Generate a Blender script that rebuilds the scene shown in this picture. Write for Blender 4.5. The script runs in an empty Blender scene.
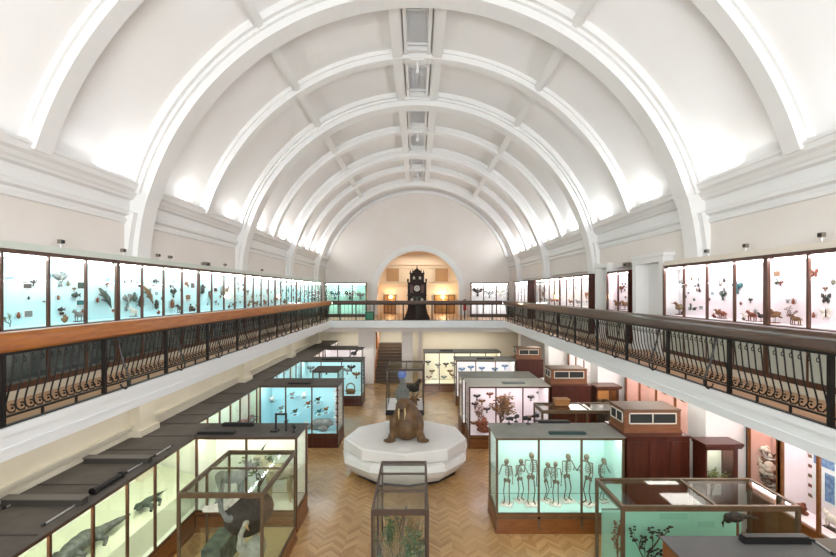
import bpy, math, random
from mathutils import Vector, Matrix, noise
R = random.Random(7)
PI = math.pi
SC = bpy.context.scene
COL = SC.collection
# ------------------------------------------------------------------ camera, light, exposure
H = 5.5                      # camera height; gallery floor 3.82, ground floor 0
F = 450.0
cd = bpy.data.cameras.new('camera'); cam = bpy.data.objects.new('camera', cd); COL.objects.link(cam)
cam.location = (0, 0, H); cam.rotation_euler = (PI/2, 0, 0)
cd.sensor_width = 36; cd.lens = 36*F/836; cd.shift_x = 0.5/836; cd.shift_y = 13.5/836
cd.clip_start = .05; cd.clip_end = 100
SC.camera = cam
SC.view_settings.view_transform = 'Standard'; SC.view_settings.look = 'None'
SC.view_settings.gamma = 1; SC.view_settings.use_curve_mapping = False
SC.view_settings.exposure = 0.62
SC.cycles.transparent_max_bounces = 40
W = bpy.data.worlds.new('world'); SC.world = W; W.use_nodes = True
W.node_tree.nodes['Background'].inputs[0].default_value = (.9, .95, 1, 1)
W.node_tree.nodes['Background'].inputs[1].default_value = .3
def area(name, loc, rot, sx, sy, power, col=(1, 1, 1), spread=PI):
    l = bpy.data.lights.new(name, 'AREA'); l.shape = 'RECTANGLE'; l.size = sx; l.size_y = sy
    l.energy = power; l.color = col; l.spread = spread
    o = bpy.data.objects.new(name, l); COL.objects.link(o); o.location = loc; o.rotation_euler = rot
    return o
# added fill light behind the camera, brightening the hall from its near end
area('near_end_fill', (0, -3.6, 6.2), (PI/2, 0, 0), 8, 4, 580, (.97, .985, 1), math.radians(120))
MAJ = [(10.25, 10.9), (16.42, 17.08), (22.6, 23.2), (28.75, 29.35)]
MIN = [(1.3, 1.65), (7.4, 7.75), (13.45, 13.8), (19.6, 19.95), (25.75, 26.1)]
UP = []                      # bays between ribs: uplight behind the cornice in each
EDGE = sorted([sum(m)/2 for m in MAJ+MIN] + [4.55, 31.8])
for a, b in zip(EDGE[:-1], EDGE[1:]):
    UP.append((a+b)/2 + (.35 if (a+b)/2 > 8 else 0))
for y in UP:
    k = .22 if y < 7 else (1 if y < 18 else 1.3)
    area('cornice_uplight', (6.42, y, H+2.56), (PI, -math.radians(8), 0), .1, .7, 12*k, (.93, .96, 1))
    area('cornice_uplight', (-6.42, y, H+2.56), (PI, math.radians(8), 0), .1, .6, 8*k, (1, .98, .94))
for s in (-1, 1):            # added fill strips hidden behind each cornice, stronger towards the far end
    for y0, y1, e in ((-3.5, 8, 10), (8, 20, 62), (20, 31.5, 165)):
        area('cornice_fill', (s*6.36, (y0+y1)/2, H+2.5), (PI, -s*math.radians(64), 0), .1, y1-y0, e*(1.15 if s > 0 else .9), (.95, .975, 1))
# added unseen area lights under the galleries, brightening the lower walls
for x, y, sx, sy, e in ((0, 29.4, 10, 1, 130), (-5.9, 9, .3, 9, 26), (-5.9, 20, .3, 12, 26), (6.3, 8, .8, 6, 50), (6.3, 14, .8, 5, 45), (6.3, 21, .8, 8, 60)):
    area('under_gallery_fill', (x, y, 3.02 if x == 0 else 3.4), (0, 0, 0), sx, sy, e, (1, .96, .88))
# ------------------------------------------------------------------ materials
MATS = {}
def rgb(h):
    if isinstance(h, str):
        c = [int(h[i:i+2], 16)/255 for i in (0, 2, 4)]
        return tuple((v/12.92 if v <= .04045 else ((v+.055)/1.055)**2.4) for v in c) + (1,)
    return tuple(h) + (1,)
def mat(name, col, rough=.6, metal=0, col2=None, scale=6, stretch=None, bump=0, coat=0, emit=0, detail=4):
    if name in MATS: return MATS[name]
    m = bpy.data.materials.new(name); m.use_nodes = True; nt = m.node_tree; p = nt.nodes['Principled BSDF']
    p.inputs['Base Color'].default_value = rgb(col); p.inputs['Roughness'].default_value = rough
    p.inputs['Metallic'].default_value = metal; p.inputs['Coat Weight'].default_value = coat
    if emit:
        p.inputs['Emission Color'].default_value = rgb(col); p.inputs['Emission Strength'].default_value = emit
    if col2 or bump:
        tc = nt.nodes.new('ShaderNodeTexCoord'); mp = nt.nodes.new('ShaderNodeMapping'); n = nt.nodes.new('ShaderNodeTexNoise')
        nt.links.new(tc.outputs['Object'], mp.inputs[0]); nt.links.new(mp.outputs[0], n.inputs['Vector'])
        mp.inputs['Scale'].default_value = stretch or (1, 1, 1)
        n.inputs['Scale'].default_value = scale; n.inputs['Detail'].default_value = detail
        if col2:
            r = nt.nodes.new('ShaderNodeValToRGB'); r.color_ramp.elements[0].position = .35; r.color_ramp.elements[1].position = .65
            r.color_ramp.elements[0].color = rgb(col); r.color_ramp.elements[1].color = rgb(col2)
            nt.links.new(n.outputs[0], r.inputs[0]); nt.links.new(r.outputs[0], p.inputs['Base Color'])
        if bump:
            b = nt.nodes.new('ShaderNodeBump'); b.inputs['Strength'].default_value = bump; b.inputs['Distance'].default_value = .02
            nt.links.new(n.outputs[0], b.inputs['Height']); nt.links.new(b.outputs[0], p.inputs['Normal'])
    MATS[name] = m; return m
def glass(name, tint=(1, 1, 1), refl=.9):
    m = bpy.data.materials.new(name); m.use_nodes = True; nt = m.node_tree
    for n in list(nt.nodes): nt.nodes.remove(n)
    o = nt.nodes.new('ShaderNodeOutputMaterial'); mx = nt.nodes.new('ShaderNodeMixShader')
    t = nt.nodes.new('ShaderNodeBsdfTransparent'); g = nt.nodes.new('ShaderNodeBsdfGlossy'); f = nt.nodes.new('ShaderNodeLayerWeight')
    f.inputs[0].default_value = .5; pw_ = nt.nodes.new('ShaderNodeMath'); pw_.operation = 'POWER'; pw_.inputs[1].default_value = 5
    ml = nt.nodes.new('ShaderNodeMath'); ml.operation = 'MULTIPLY_ADD'; ml.inputs[1].default_value = refl; ml.inputs[2].default_value = .025
    nt.links.new(f.outputs['Facing'], pw_.inputs[0])
    t.inputs[0].default_value = tint+(1,); g.inputs['Roughness'].default_value = .03
    nt.links.new(pw_.outputs[0], ml.inputs[0]); nt.links.new(ml.outputs[0], mx.inputs[0])
    nt.links.new(t.outputs[0], mx.inputs[1]); nt.links.new(g.outputs[0], mx.inputs[2]); nt.links.new(mx.outputs[0], o.inputs[0])
    MATS[name] = m; return m
def parquet():
    m = bpy.data.materials.new('parquet'); m.use_nodes = True; nt = m.node_tree; N = nt.nodes.new; L = nt.links.new
    p = nt.nodes['Principled BSDF']
    tc = N('ShaderNodeTexCoord'); sx = N('ShaderNodeSeparateXYZ'); L(tc.outputs['Object'], sx.inputs[0])
    def M(op, a, b=None, c=None):
        n = N('ShaderNodeMath'); n.operation = op
        for i, v in enumerate((a, b, c)):
            if v is None: continue
            if isinstance(v, (int, float)): n.inputs[i].default_value = v
            else: L(v, n.inputs[i])
        return n.outputs[0]
    w = .26; pw = .085
    zig = M('PINGPONG', sx.outputs[0], w)
    colm = M('FLOOR', M('DIVIDE', sx.outputs[0], w))
    v = M('ADD', sx.outputs[1], zig)
    idx = M('FLOOR', M('DIVIDE', v, pw))
    cx = N('ShaderNodeCombineXYZ'); L(colm, cx.inputs[0]); L(idx, cx.inputs[1])
    wn = N('ShaderNodeTexWhiteNoise'); wn.noise_dimensions = '2D'; L(cx.outputs[0], wn.inputs['Vector'])
    ramp = N('ShaderNodeValToRGB'); ramp.color_ramp.elements[0].color = rgb('9b764a'); ramp.color_ramp.elements[1].color = rgb('b8925f')
    e = ramp.color_ramp.elements.new(.5); e.color = rgb('a98353')
    L(wn.outputs['Value'], ramp.inputs[0])
    ns = N('ShaderNodeTexNoise'); ns.inputs['Scale'].default_value = .7; ns.inputs['Detail'].default_value = 3; L(tc.outputs['Object'], ns.inputs['Vector'])
    r2 = N('ShaderNodeMapRange'); r2.inputs[1].default_value = .3; r2.inputs[2].default_value = .7; r2.inputs[3].default_value = .78; r2.inputs[4].default_value = 1.14; L(ns.outputs[0], r2.inputs[0])
    seam = M('LESS_THAN', M('PINGPONG', v, pw/2+.0001), .004)
    seam2 = M('LESS_THAN', M('PINGPONG', sx.outputs[0], w/2+.00001), .0)
    k = M('MULTIPLY', r2.outputs[0], M('SUBTRACT', 1, M('MULTIPLY', seam, .25)))
    mm = N('ShaderNodeMix'); mm.data_type = 'RGBA'; mm.blend_type = 'MULTIPLY'; mm.inputs[0].default_value = 1
    L(ramp.outputs[0], mm.inputs[6]); L(k, mm.inputs[7]); L(mm.outputs[2], p.inputs['Base Color'])
    r3 = N('ShaderNodeMapRange'); r3.inputs[1].default_value = .3; r3.inputs[2].default_value = .7; r3.inputs[3].default_value = .13; r3.inputs[4].default_value = .28; L(ns.outputs[0], r3.inputs[0])
    L(r3.outputs[0], p.inputs['Roughness']); p.inputs['Coat Weight'].default_value = .3; p.inputs['Coat Roughness'].default_value = .22
    b = N('ShaderNodeBump'); b.inputs['Strength'].default_value = .12; b.inputs['Distance'].default_value = .004; L(wn.outputs['Value'], b.inputs['Height']); L(b.outputs[0], p.inputs['Normal'])
    MATS['parquet'] = m; return m
FLOOR = parquet()
WHITE = mat('white_paint', 'e9e9e7', .55)
VAULT = mat('vault_plaster', 'ecebea', .6, col2='e9e7e3', scale=.5)
WALLP = mat('cream_plaster', 'e9e3de', .65, col2='e5deD6', scale=.6)
CREAM = mat('cream_lower_wall', 'd9d2bf', .65, col2='d2cbb6', scale=.7)
FASC = mat('fascia_paint', 'e3e6e6', .5)
WOOD = mat('golden_wood', '6c3d18', .35, col2='845022', scale=4, stretch=(1, 1, 12), coat=.3)
RAILW = mat('orange_handrail_wood', '8a4a0a', .45, col2='a7630f', scale=5, stretch=(4, .4, 4), coat=.05)
RAILD = mat('brown_handrail_wood', '3a2312', .45, col2='4c2f19', scale=5, stretch=(4, .4, 4), coat=.15)
MAHOG = mat('mahogany', '3a1208', .4, col2='50200f', scale=3, stretch=(6, 6, .6), coat=.25)
FRAMEW = mat('case_frame_wood', '43240f', .4, col2='55311a', scale=5, stretch=(3, 3, .6), coat=.2)
FRAMED = mat('dark_case_frame', '3b2c22', .45, col2='4a382c', scale=5)
BRONZE = mat('bronze_frame', '5a4a36', .4, metal=.3, col2='68553e', scale=6)
IRON = mat('wrought_iron', '17130f', .45, metal=.4)
DGREY = mat('dark_grey_top', '49443e', .8, col2='544f48', scale=3)
MGREY = mat('grey_green_top', '7c7d75', .7, col2='888981', scale=2)
BLACK = mat('black_plastic', '111111', .5)
DGREEN = mat('dark_green_metal', '1f3a33', .5)
ALU = mat('aluminium', 'b9b9b5', .35, metal=.6)
TAN = mat('gallery_floor_wood', 'a87f58', .4, col2='b58c64', scale=4, stretch=(4, .5, 1))
GREYP = mat('pale_grey_panel', 'b9bcae', .6)
GLASS = glass('clear_glass', (.985, .995, .99))
GLASSG = glass('greenish_glass', (.965, .985, .975))
B_CYAN = mat('cyan_backboard', 'bfe3e6', .7)
B_BLUE = mat('blue_backboard', 'b2e0e8', .7)
B_GREEN = mat('yellow_green_backboard', 'e5e7d8', .7, col2='e8eadf', scale=2)
B_PINK = mat('pink_backboard', 'ebe2e4', .7)
B_WHITE = mat('white_backboard', 'efe9ea', .7)
B_CREAM = mat('cream_backboard', 'efe6c9', .7)
B_AQUA = mat('aqua_backboard', '9bd3ba', .6)
B_MINT = mat('mint_backboard', 'b7ddd2', .7)
B_SALM = mat('salmon_backboard', 'dcb6a6', .7)
L_WHITE = mat('white_tube_light', 'ffffff', emit=27)
L_COOL = mat('cool_tube_light', 'eefcff', emit=27)
L_GREEN = mat('greenish_tube_light', 'faffea', emit=27)
L_PINK = mat('pinkish_tube_light', 'fff2fa', emit=27)
L_WARM = mat('warm_lamp', 'ffb55a', emit=30)

# ------------------------------------------------------------------ mesh collector
class MB:
    def __init__(s): s.v = []; s.f = []; s.m = []; s.k = 0
    def mt(s, k): s.k = k; return s
    def add(s, vs, fs):
        n = len(s.v); s.v += [tuple(v) for v in vs]; s.f += [tuple(i+n for i in f) for f in fs]; s.m += [s.k]*len(fs); return s
    def box(s, x0, x1, y0, y1, z0, z1):
        x0, x1 = min(x0, x1), max(x0, x1); y0, y1 = min(y0, y1), max(y0, y1); z0, z1 = min(z0, z1), max(z0, z1)
        return s.add([(x, y, z) for z in (z0, z1) for y in (y0, y1) for x in (x0, x1)],
                     [(0, 2, 3, 1), (4, 5, 7, 6), (0, 1, 5, 4), (2, 6, 7, 3), (0, 4, 6, 2), (1, 3, 7, 5)])
    def prism(s, poly, ax, c0, c1):
        f = {'y': lambda a, b, c: (a, c, b), 'x': lambda a, b, c: (c, a, b), 'z': lambda a, b, c: (a, b, c)}[ax]
        n = len(poly); vs = [f(a, b, c0) for a, b in poly] + [f(a, b, c1) for a, b in poly]
        fs = [(i, (i+1) % n, (i+1) % n+n, i+n) for i in range(n)] + [tuple(range(n))[::-1], tuple(range(n, 2*n))]
        return s.add(vs, fs)
    def tube(s, pts, r, n=6, r2=None, closed=False):
        pts = [Vector(p) for p in pts]; m = len(pts); vs = []
        for i, p in enumerate(pts):
            a = pts[i-1] if (i or closed) else p; b = pts[(i+1) % m] if (i < m-1 or closed) else p
            d = (b-a).normalized() if (b-a).length > 1e-9 else Vector((0, 0, 1))
            u = d.cross(Vector((0, 0, 1)) if abs(d.z) < .9 else Vector((1, 0, 0))).normalized(); w = d.cross(u)
            rr = (r[i] if isinstance(r, (list, tuple)) else (r if r2 is None else r+(r2-r)*i/max(1, m-1)))
            for j in range(n):
                t = 2*PI*j/n; vs.append(p+u*(rr*math.cos(t))+w*(rr*math.sin(t)))
        fs = []
        for i in range(m if closed else m-1):
            k = (i+1) % m
            for j in range(n): fs.append((i*n+j, i*n+(j+1) % n, k*n+(j+1) % n, k*n+j))
        if not closed: fs += [tuple(range(n))[::-1], tuple(range((m-1)*n, m*n))]
        return s.add(vs, fs)
    def ell(s, c, r, n=10, rot=None):
        c = Vector(c); r = (r, r, r) if isinstance(r, (int, float)) else r; M3 = rot or Matrix.Identity(3); vs = []; h = max(4, n//2+1)
        for i in range(1, h):
            t = PI*i/h
            for j in range(n):
                p = 2*PI*j/n; vs.append(c+M3@Vector((r[0]*math.sin(t)*math.cos(p), r[1]*math.sin(t)*math.sin(p), r[2]*math.cos(t))))
        a = len(vs); vs += [c+M3@Vector((0, 0, r[2])), c+M3@Vector((0, 0, -r[2]))]
        fs = [(i*n+j, (i+1)*n+j, (i+1)*n+(j+1) % n, i*n+(j+1) % n) for i in range(h-2) for j in range(n)]
        fs += [(a, j, (j+1) % n) for j in range(n)] + [(a+1, (h-2)*n+(j+1) % n, (h-2)*n+j) for j in range(n)]
        return s.add(vs, fs)
    def lathe(s, prof, c=(0, 0), n=24, a0=0):
        vs = [(c[0]+r*math.cos(a0+2*PI*j/n), c[1]+r*math.sin(a0+2*PI*j/n), z) for r, z in prof for j in range(n)]
        m = len(prof); fs = [(i*n+j, i*n+(j+1) % n, (i+1)*n+(j+1) % n, (i+1)*n+j) for i in range(m-1) for j in range(n)]
        return s.add(vs, fs+[tuple(range(n))[::-1], tuple(range((m-1)*n, m*n))])
    def mesh(s, name, mats, org=(0, 0, 0), smooth=False):
        me = bpy.data.meshes.new(name); ox, oy, oz = org
        me.from_pydata([(x-ox, y-oy, z-oz) for x, y, z in s.v], [], s.f)
        mats = mats if isinstance(mats, (list, tuple)) else [mats]
        for m in mats: me.materials.append(m)
        if len(mats) > 1: me.polygons.foreach_set('material_index', s.m)
        if smooth: me.polygons.foreach_set('use_smooth', [True]*len(me.polygons))
        me.update(); return me
    def build(s, name, mats, parent=None, smooth=False, label=None):
        if parent is None:
            xs = [min(v[i] for v in s.v) for i in range(3)]; xl = [max(v[i] for v in s.v) for i in range(3)]
            org = ((xs[0]+xl[0])/2, (xs[1]+xl[1])/2, xs[2])
        else: org = parent['_org']
        o = bpy.data.objects.new(name, s.mesh(name, mats, org, smooth)); COL.objects.link(o)
        if parent is None: o.location = org
        else: o.parent = parent
        o['_org'] = tuple(org)
        if label: o['label'] = label
        return o
USED = {}
def tag(o, label, cat, group=None):
    if not group and label in USED: print('DUPLICATE LABEL', label)
    USED[label] = 1
    n = len(label.split())
    if n < 4 or n > 16: print('LABEL LENGTH', n, label)
    o['label'] = label; o['category'] = cat
    if group: o['group'] = group
    return o
def thing(name, loc, label, cat, group=None):
    o = bpy.data.objects.new(name, None); COL.objects.link(o); o.location = loc; o['_org'] = tuple(loc); o.empty_display_size = .1
    return tag(o, label, cat, group)
def struct(name, mb, m, parent=None, smooth=False):
    o = mb.build(name, m, parent, smooth)
    if parent is None: o['kind'] = 'structure'
    return o
def B(*a): return MB().box(*a)
def TP(x, y, z):             # where the line of sight of a photo point meets the level z
    Y = (H-z)*F/(y-292); return (x-417.5)*Y/F, Y
ORD = ['first', 'second', 'third', 'fourth', 'fifth', 'sixth', 'seventh', 'eighth', 'ninth', 'tenth', 'eleventh', 'twelfth', 'thirteenth', 'fourteenth',
       'fifteenth', 'sixteenth', 'seventeenth', 'eighteenth', 'nineteenth', 'twentieth', 'twenty-first', 'twenty-second', 'twenty-third', 'twenty-fourth', 'twenty-fifth', 'twenty-sixth', 'twenty-seventh', 'twenty-eighth']

# ------------------------------------------------------------------ room shell
GF = 3.82; SB = 3.45
YN, YF = -4.0, 32.4
struct('floor', B(-6.9, 8.4, YN, 32, -.3, 0), FLOOR)
g = MB()                     # gallery deck, left, right and far, one slab
g.box(-7.2, -5.12, YN, 35.4, SB+.02, GF); g.box(5.12, 8.4, YN, 35.4, SB+.02, GF); g.box(-5.12, 5.12, 26.1, 35.4, SB+.02, GF)
struct('floor_gallery', g, TAN)
f = MB()
for s in (-1, 1):
    f.box(s*5.0, s*5.12, YN, 26.0, SB, GF+.01); f.box(s*4.97, s*5.05, YN, 25.97, GF-.07, GF+.03); f.box(s*4.985, s*5.02, YN, 25.98, SB+.12, SB+.15)
f.box(-5.12, 5.12, 26.0, 26.12, SB-.02, GF+.01); f.box(-5.05, 5.05, 25.97, 26.05, GF-.07, GF+.03)
struct('trim_1', f, FASC)
s_ = MB(); s_.box(-6.55, 8.1, 26.12, 32, SB-.06, SB+.0)
for yy in (27.6, 29.8): s_.box(-6.5, 8.0, yy, yy+.4, SB-.4, SB-.06)
struct('ceiling_under_gallery', s_, CREAM)
# ground walls
struct('wall_left', B(-6.85, -6.55, YN, 32, 0, SB+.02), CREAM)
struct('wall_right', B(8.1, 8.4, YN, 32, 0, SB+.02), CREAM)
p = MB()
for a, b in MAJ+[(4.05, 4.7)]:
    p.box(-6.56, -6.33, a, b, 0, SB+.02); p.box(-6.56, -6.27, a-.05, b+.05, 2.18, 2.34)
p.box(-6.56, -6.5, YN, 32, 2.36, 2.42); p.box(-6.56, -6.47, YN, 32, 2.42, 2.46)
p.box(-6.56, -6.49, YN, 32, 3.34, 3.45)
struct('trim_2', p, CREAM)
p = MB()
for a, b in MAJ: p.box(6.6, 8.12, a+.05, b+.1, 0, SB+.02)
struct('trim_3', p, WHITE)
for y, z in ((8.15, 2.9), (13.6, 2.86), (19.0, 2.86)):
    v = MB(); v.box(-6.56, -6.52, y, y+.34, z, z+.36)
    for k in range(5): v.box(-6.525, -6.51, y+.03, y+.31, z+.04+k*.065, z+.07+k*.065)
    tag(v.build('wall_vent', CREAM), 'cream louvred vent grille on the wall under the gallery, %s one from the near end' % ORD[int(y//6)-1], 'vent')
struct('wall_far_ground', MB().box(-6.6, 8.1, 31.0, 31.3, 0, SB), CREAM)
# upper walls
for s, n in ((-1, 'left'), (1, 'right')):
    struct('wall_%s_gallery' % n, B(s*6.8, s*7.15, YN, YF, GF-.02, H+2.5), WALLP)
    struct('wall_%s_upper' % n, B(s*6.62, s*6.8, YN, YF, GF+2.49, H+2.5), WALLP)
    c = MB(); Z = H
    prof = [(6.96, 1.70), (6.86, 1.72), (6.84, 1.80), (6.9, 1.83), (6.9, 1.86), (6.80, 1.9), (6.78, 1.98), (6.9, 2.02), (6.9, 2.24), (6.8, 2.27), (6.76, 2.32), (6.7, 2.35),
            (6.62, 2.42), (6.5, 2.47), (6.46, 2.56), (6.42, 2.58), (6.42, 2.63), (6.48, 2.64), (6.48, 2.60), (6.96, 2.60)]
    c.prism([(s*(6.64-(6.83-(a-(.15 if a > 6.83 else .22)))*.5), Z+b-.15) for a, b in prof], 'y', YN, YF)
    struct('trim_cornice_%s' % n, c, WHITE)
    # pilasters under the great ribs
    p = MB()
    for a, b in MAJ:
        def px(z, r): return math.sqrt(r*r-max(0, z-.42)**2)
        pr = [(6.85, .675)] + [(px(z, 6.44), z) for z in (.675, .8, 1.2, 1.6, 2.0, 2.4)] + [(6.85, 2.4)]
        p.prism([(s*x, Z+z) for x, z in pr], 'y', a+.075, b-.075)
        pr = [(6.85, .675)] + [(px(z, 6.56), z) for z in (.675, .8, 1.2, 1.6, 1.8)] + [(6.85, 1.8)]
        p.prism([(s*x, Z+z) for x, z in pr], 'y', a-.08, b+.08)
    struct('trim_pilasters_%s' % n, p, WHITE)
HC = H+.42                    # height of the vault's centre line
def arc_band(mb, ri, ro, y0, y1, a0=20, a1=160, n=72):
    vs = []; fs = []
    for i in range(n+1):
        t = math.radians(a0+(a1-a0)*i/n)
        for r in (ri, ro):
            for y in (y0, y1): vs.append((r*math.cos(t), y, HC+r*math.sin(t)))
    for i in range(n):
        k = 4*i; j = k+4
        fs += [(k, j, j+1, k+1), (k+2, k+3, j+3, j+2), (k, k+2, j+2, j), (k+1, j+1, j+3, k+3)]
    fs += [(0, 1, 3, 2), (4*n, 4*n+2, 4*n+3, 4*n+1)]
    mb.add(vs, fs); return mb
struct('ceiling', arc_band(MB(), 6.85, 7.1, YN, YF+.2, 14, 166, 96), VAULT, smooth=False)
for p_ in bpy.data.objects['ceiling'].data.polygons:
    p_.use_smooth = abs(p_.normal.y) < .5
r = MB()
for a, b in MAJ:
    arc_band(r, 6.68, 6.86, a-.14, b+.14, 16, 164); arc_band(r, 6.6, 6.69, a-.03, b+.03, 16, 164); arc_band(r, 6.42, 6.61, a+.06, b-.06, 16, 164)
struct('trim_great_ribs', r, WHITE)
r = MB()
for a, b in MIN:
    arc_band(r, 6.74, 6.86, a-.06, b+.06, 17, 163); arc_band(r, 6.58, 6.75, a, b, 17, 163)
arc_band(r, 6.65, 6.86, YF-.25, YF, 17, 163)
struct('trim_small_ribs', r, WHITE)
def beam(mb, ang, half, r0, r1, y0, y1):
    t = math.radians(90-ang); n = Vector((math.cos(t), math.sin(t))); u = Vector((n.y, -n.x))
    pts = [(n*rr+u*uu) for rr, uu in ((r0, -half), (r0, half), (r1, half), (r1, -half))]
    mb.prism([(q.x, HC+q.y) for q in pts], 'y', y0, y1)
b = MB()
for sg in (-1, 1):
    beam(b, sg*32.5, .125, 6.68, 6.95, YN, 29.2); beam(b, sg*32.5, .07, 6.63, 6.69, YN, 29.2)
    beam(b, sg*5.2, .13, 6.6, 6.9, YN, 29.2); beam(b, sg*4.2, .06, 6.66, 6.9, YN, 29.2); beam(b, sg*2.9, .05, 6.67, 6.9, YN, 29.2)
for a, bb in MAJ+MIN:
    for q in (-1.0, 1.0): b.box(-.4, .4, (a+bb)/2+q*.42-.06, (a+bb)/2+q*.42+.06, HC+6.66, HC+6.88)
struct('trim_ceiling_beams', b, WHITE)
GR = mat('grille_mesh', 'e6e8ea', .6)
allr = sorted(MAJ+MIN)
k = 0
for (a0, a1), (b0, b1) in zip(allr[:-1], allr[1:]):
    k += 1
    v = thing('ceiling_grille', (0, a1+.5, HC+6.7), 'pale ceiling ventilation grille between the crown beams, %s bay from near end' % ORD[k-1], 'vent')
    q = MB(); q.box(-.32, .32, a1+.45, b0-.45, HC+6.77, HC+6.8); q.build('backing', mat('grille_dark', 'dfe2e6', .7), v)
    q = MB(); x = -.31
    while x < .32: q.box(x-.008, x+.008, a1+.45, b0-.45, HC+6.725, HC+6.77); x += .044
    q.box(-.33, .33, a1+.45, a1+.5, HC+6.71, HC+6.79); q.box(-.33, .33, b0-.5, b0-.45, HC+6.71, HC+6.79); q.build('slats', GR, v)
for i, (a, bb) in enumerate(MIN[1:]):
    y = (a+bb)/2
    q = thing('hanging_box', (0, y, HC+6.4), 'small white bracket box hanging at the crown, under small rib %s from near end' % ORD[i], 'fixture')
    MB().box(-.2, .2, y-.14, y+.14, HC+6.53, HC+6.585).build('plate', WHITE, q); MB().tube([(0, y, HC+6.3), (0, y, HC+6.55)], .03).build('stem', WHITE, q)
    MB().box(-.05, .05, y-.05, y+.05, HC+6.2, HC+6.31).build('hook_block', GR, q)
# end wall with its arch
w = MB(); AR = 2.95; ax = .05; xs = [-6.96+i*13.92/290 for i in range(291)]
for x0, x1 in zip(xs[:-1], xs[1:]):
    xm = (x0+x1)/2
    def top(x): return HC+math.sqrt(max(.01, 7.0**2-x*x))
    def bot(x): return H+math.sqrt(max(0, AR**2-(x-ax)**2)) if abs(x-ax) < AR else GF-.02
    ins = abs(xm-ax) < AR
    b0, b1 = (bot(x0), bot(x1)) if ins else (GF-.02, GF-.02)
    if ins and abs(x0-ax) >= AR: b0 = H
    if ins and abs(x1-ax) >= AR: b1 = H
    w.add([(x0, YF, b0), (x1, YF, b1), (x1, YF, top(x1)), (x0, YF, top(x0)), (x0, YF+.5, b0), (x1, YF+.5, b1), (x1, YF+.5, top(x1)), (x0, YF+.5, top(x0))],
          [(0, 1, 2, 3), (7, 6, 5, 4), (0, 4, 5, 1), (3, 2, 6, 7)])
for s in (-1, 1): w.box(ax+s*AR, ax+s*(AR+.02), YF, YF+.5, GF, H)
struct('wall_far', w, WALLP)
t = MB()
def ring(mb, c, r0, r1, y0, y1, n=48, a0=0, a1=180):
    vs = []; fs = []
    for i in range(n+1):
        q = math.radians(a0+(a1-a0)*i/n)
        for r in (r0, r1):
            for y in (y0, y1): vs.append((c[0]+r*math.cos(q), y, c[1]+r*math.sin(q)))
    for i in range(n):
        k = 4*i; j = k+4; fs += [(k, j, j+1, k+1), (k+2, k+3, j+3, j+2), (k, k+2, j+2, j), (k+1, j+1, j+3, k+3)]
    fs += [(0, 1, 3, 2), (4*n, 4*n+2, 4*n+3, 4*n+1)]; mb.add(vs, fs)
ring(t, (ax, H), AR, AR+.42, YF-.1, YF); ring(t, (ax, H), AR+.1, AR+.3, YF-.16, YF-.09)
for s in (-1, 1): t.box(ax+s*AR, ax+s*(AR+.42), YF-.1, YF, GF, H)
struct('trim_arch', t, WHITE)
# alcove behind the arch
AL = mat('alcove_plaster', 'e4d4ba', .6); ALO = mat('alcove_vault_paint', 'c99a52', .6)
a = MB(); a.box(-3.4, 3.5, 35.0, 35.2, GF, H+3.2); a.box(-3.4, -3.2, 32.9, 35.0, GF, H+3.2); a.box(3.3, 3.5, 32.9, 35.0, GF, H+3.2)
struct('wall_alcove', a, AL)
struct('ceiling_alcove', MB().box(-3.4, 3.5, 32.9, 35.2, H+3.2, H+3.3), ALO)
a = MB(); a.box(-3.2, 3.3, 34.9, 35.0, H+.55, H+.66); a.box(-3.2, 3.3, 34.85, 35.0, H+2.1, H+3.2)
for x0, x1 in ((-2.5, -1.35), (1.3, 2.45), (-1.2, 1.2)):
    a.box(x0, x0+.06, 34.92, 35.0, H+.75, H+1.9); a.box(x1-.06, x1, 34.92, 35.0, H+.75, H+1.9); a.box(x0, x1, 34.92, 35.0, H+1.84, H+1.9); a.box(x0, x1, 34.92, 35, H+.75, H+.8)
struct('trim_alcove', a, AL)
a = MB()
for x0, x1 in ((-2.42, -1.45), (1.4, 2.37)): a.box(x0, x1, 34.95, 35.0, H+.82, H+1.82)
struct('trim_alcove_panels', a, mat('alcove_panel', 'b08f68', .6))
for nm, x0, x1 in (('door_1', -2.6, -1.7), ('door_2', 1.3, 2.9)):
    d = struct(nm, MB().box(x0, x1, 34.9, 35.0, GF, H-.2), mat('alcove_door', '8d6a3a', .5))
    q = MB()
    for i in range(4): q.box(x0+(x1-x0)*i/3-.025, x0+(x1-x0)*i/3+.025, 34.86, 34.92, GF, H-.2)
    for z in (GF+.05, GF+.7, H-.24): q.box(x0, x1, 34.87, 34.91, z-.025, z+.025)
    q.build('door_bars', FRAMED, d)
for x, n, pw in ((-2.05, 'dimmer wall lamp', 12), (1.95, 'brighter wall lamp', 34)):
    q = thing('wall_lamp', (x, 34.8, H-.5), 'round warm %s glowing inside the far arch beside the clock' % n, 'lamp')
    MB().box(x-.08, x+.08, 34.85, 34.99, H-.5, H-.34).build('back_plate', BRONZE, q)
    MB().ell((x, 34.74, H-.38), .13, 12).build('globe', L_WARM, q, True)
    l = bpy.data.lights.new('wall_lamp_glow', 'POINT'); l.energy = pw; l.color = (1, .8, .55); l.shadow_soft_size = .15
    o = bpy.data.objects.new('wall_lamp_glow', l); COL.objects.link(o); o.location = (x, 34.4, H-.3)
area('alcove_glow', (0, 33.6, H+2.8), (0, 0, 0), 3, .6, 40, (1, .93, .83))
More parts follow.
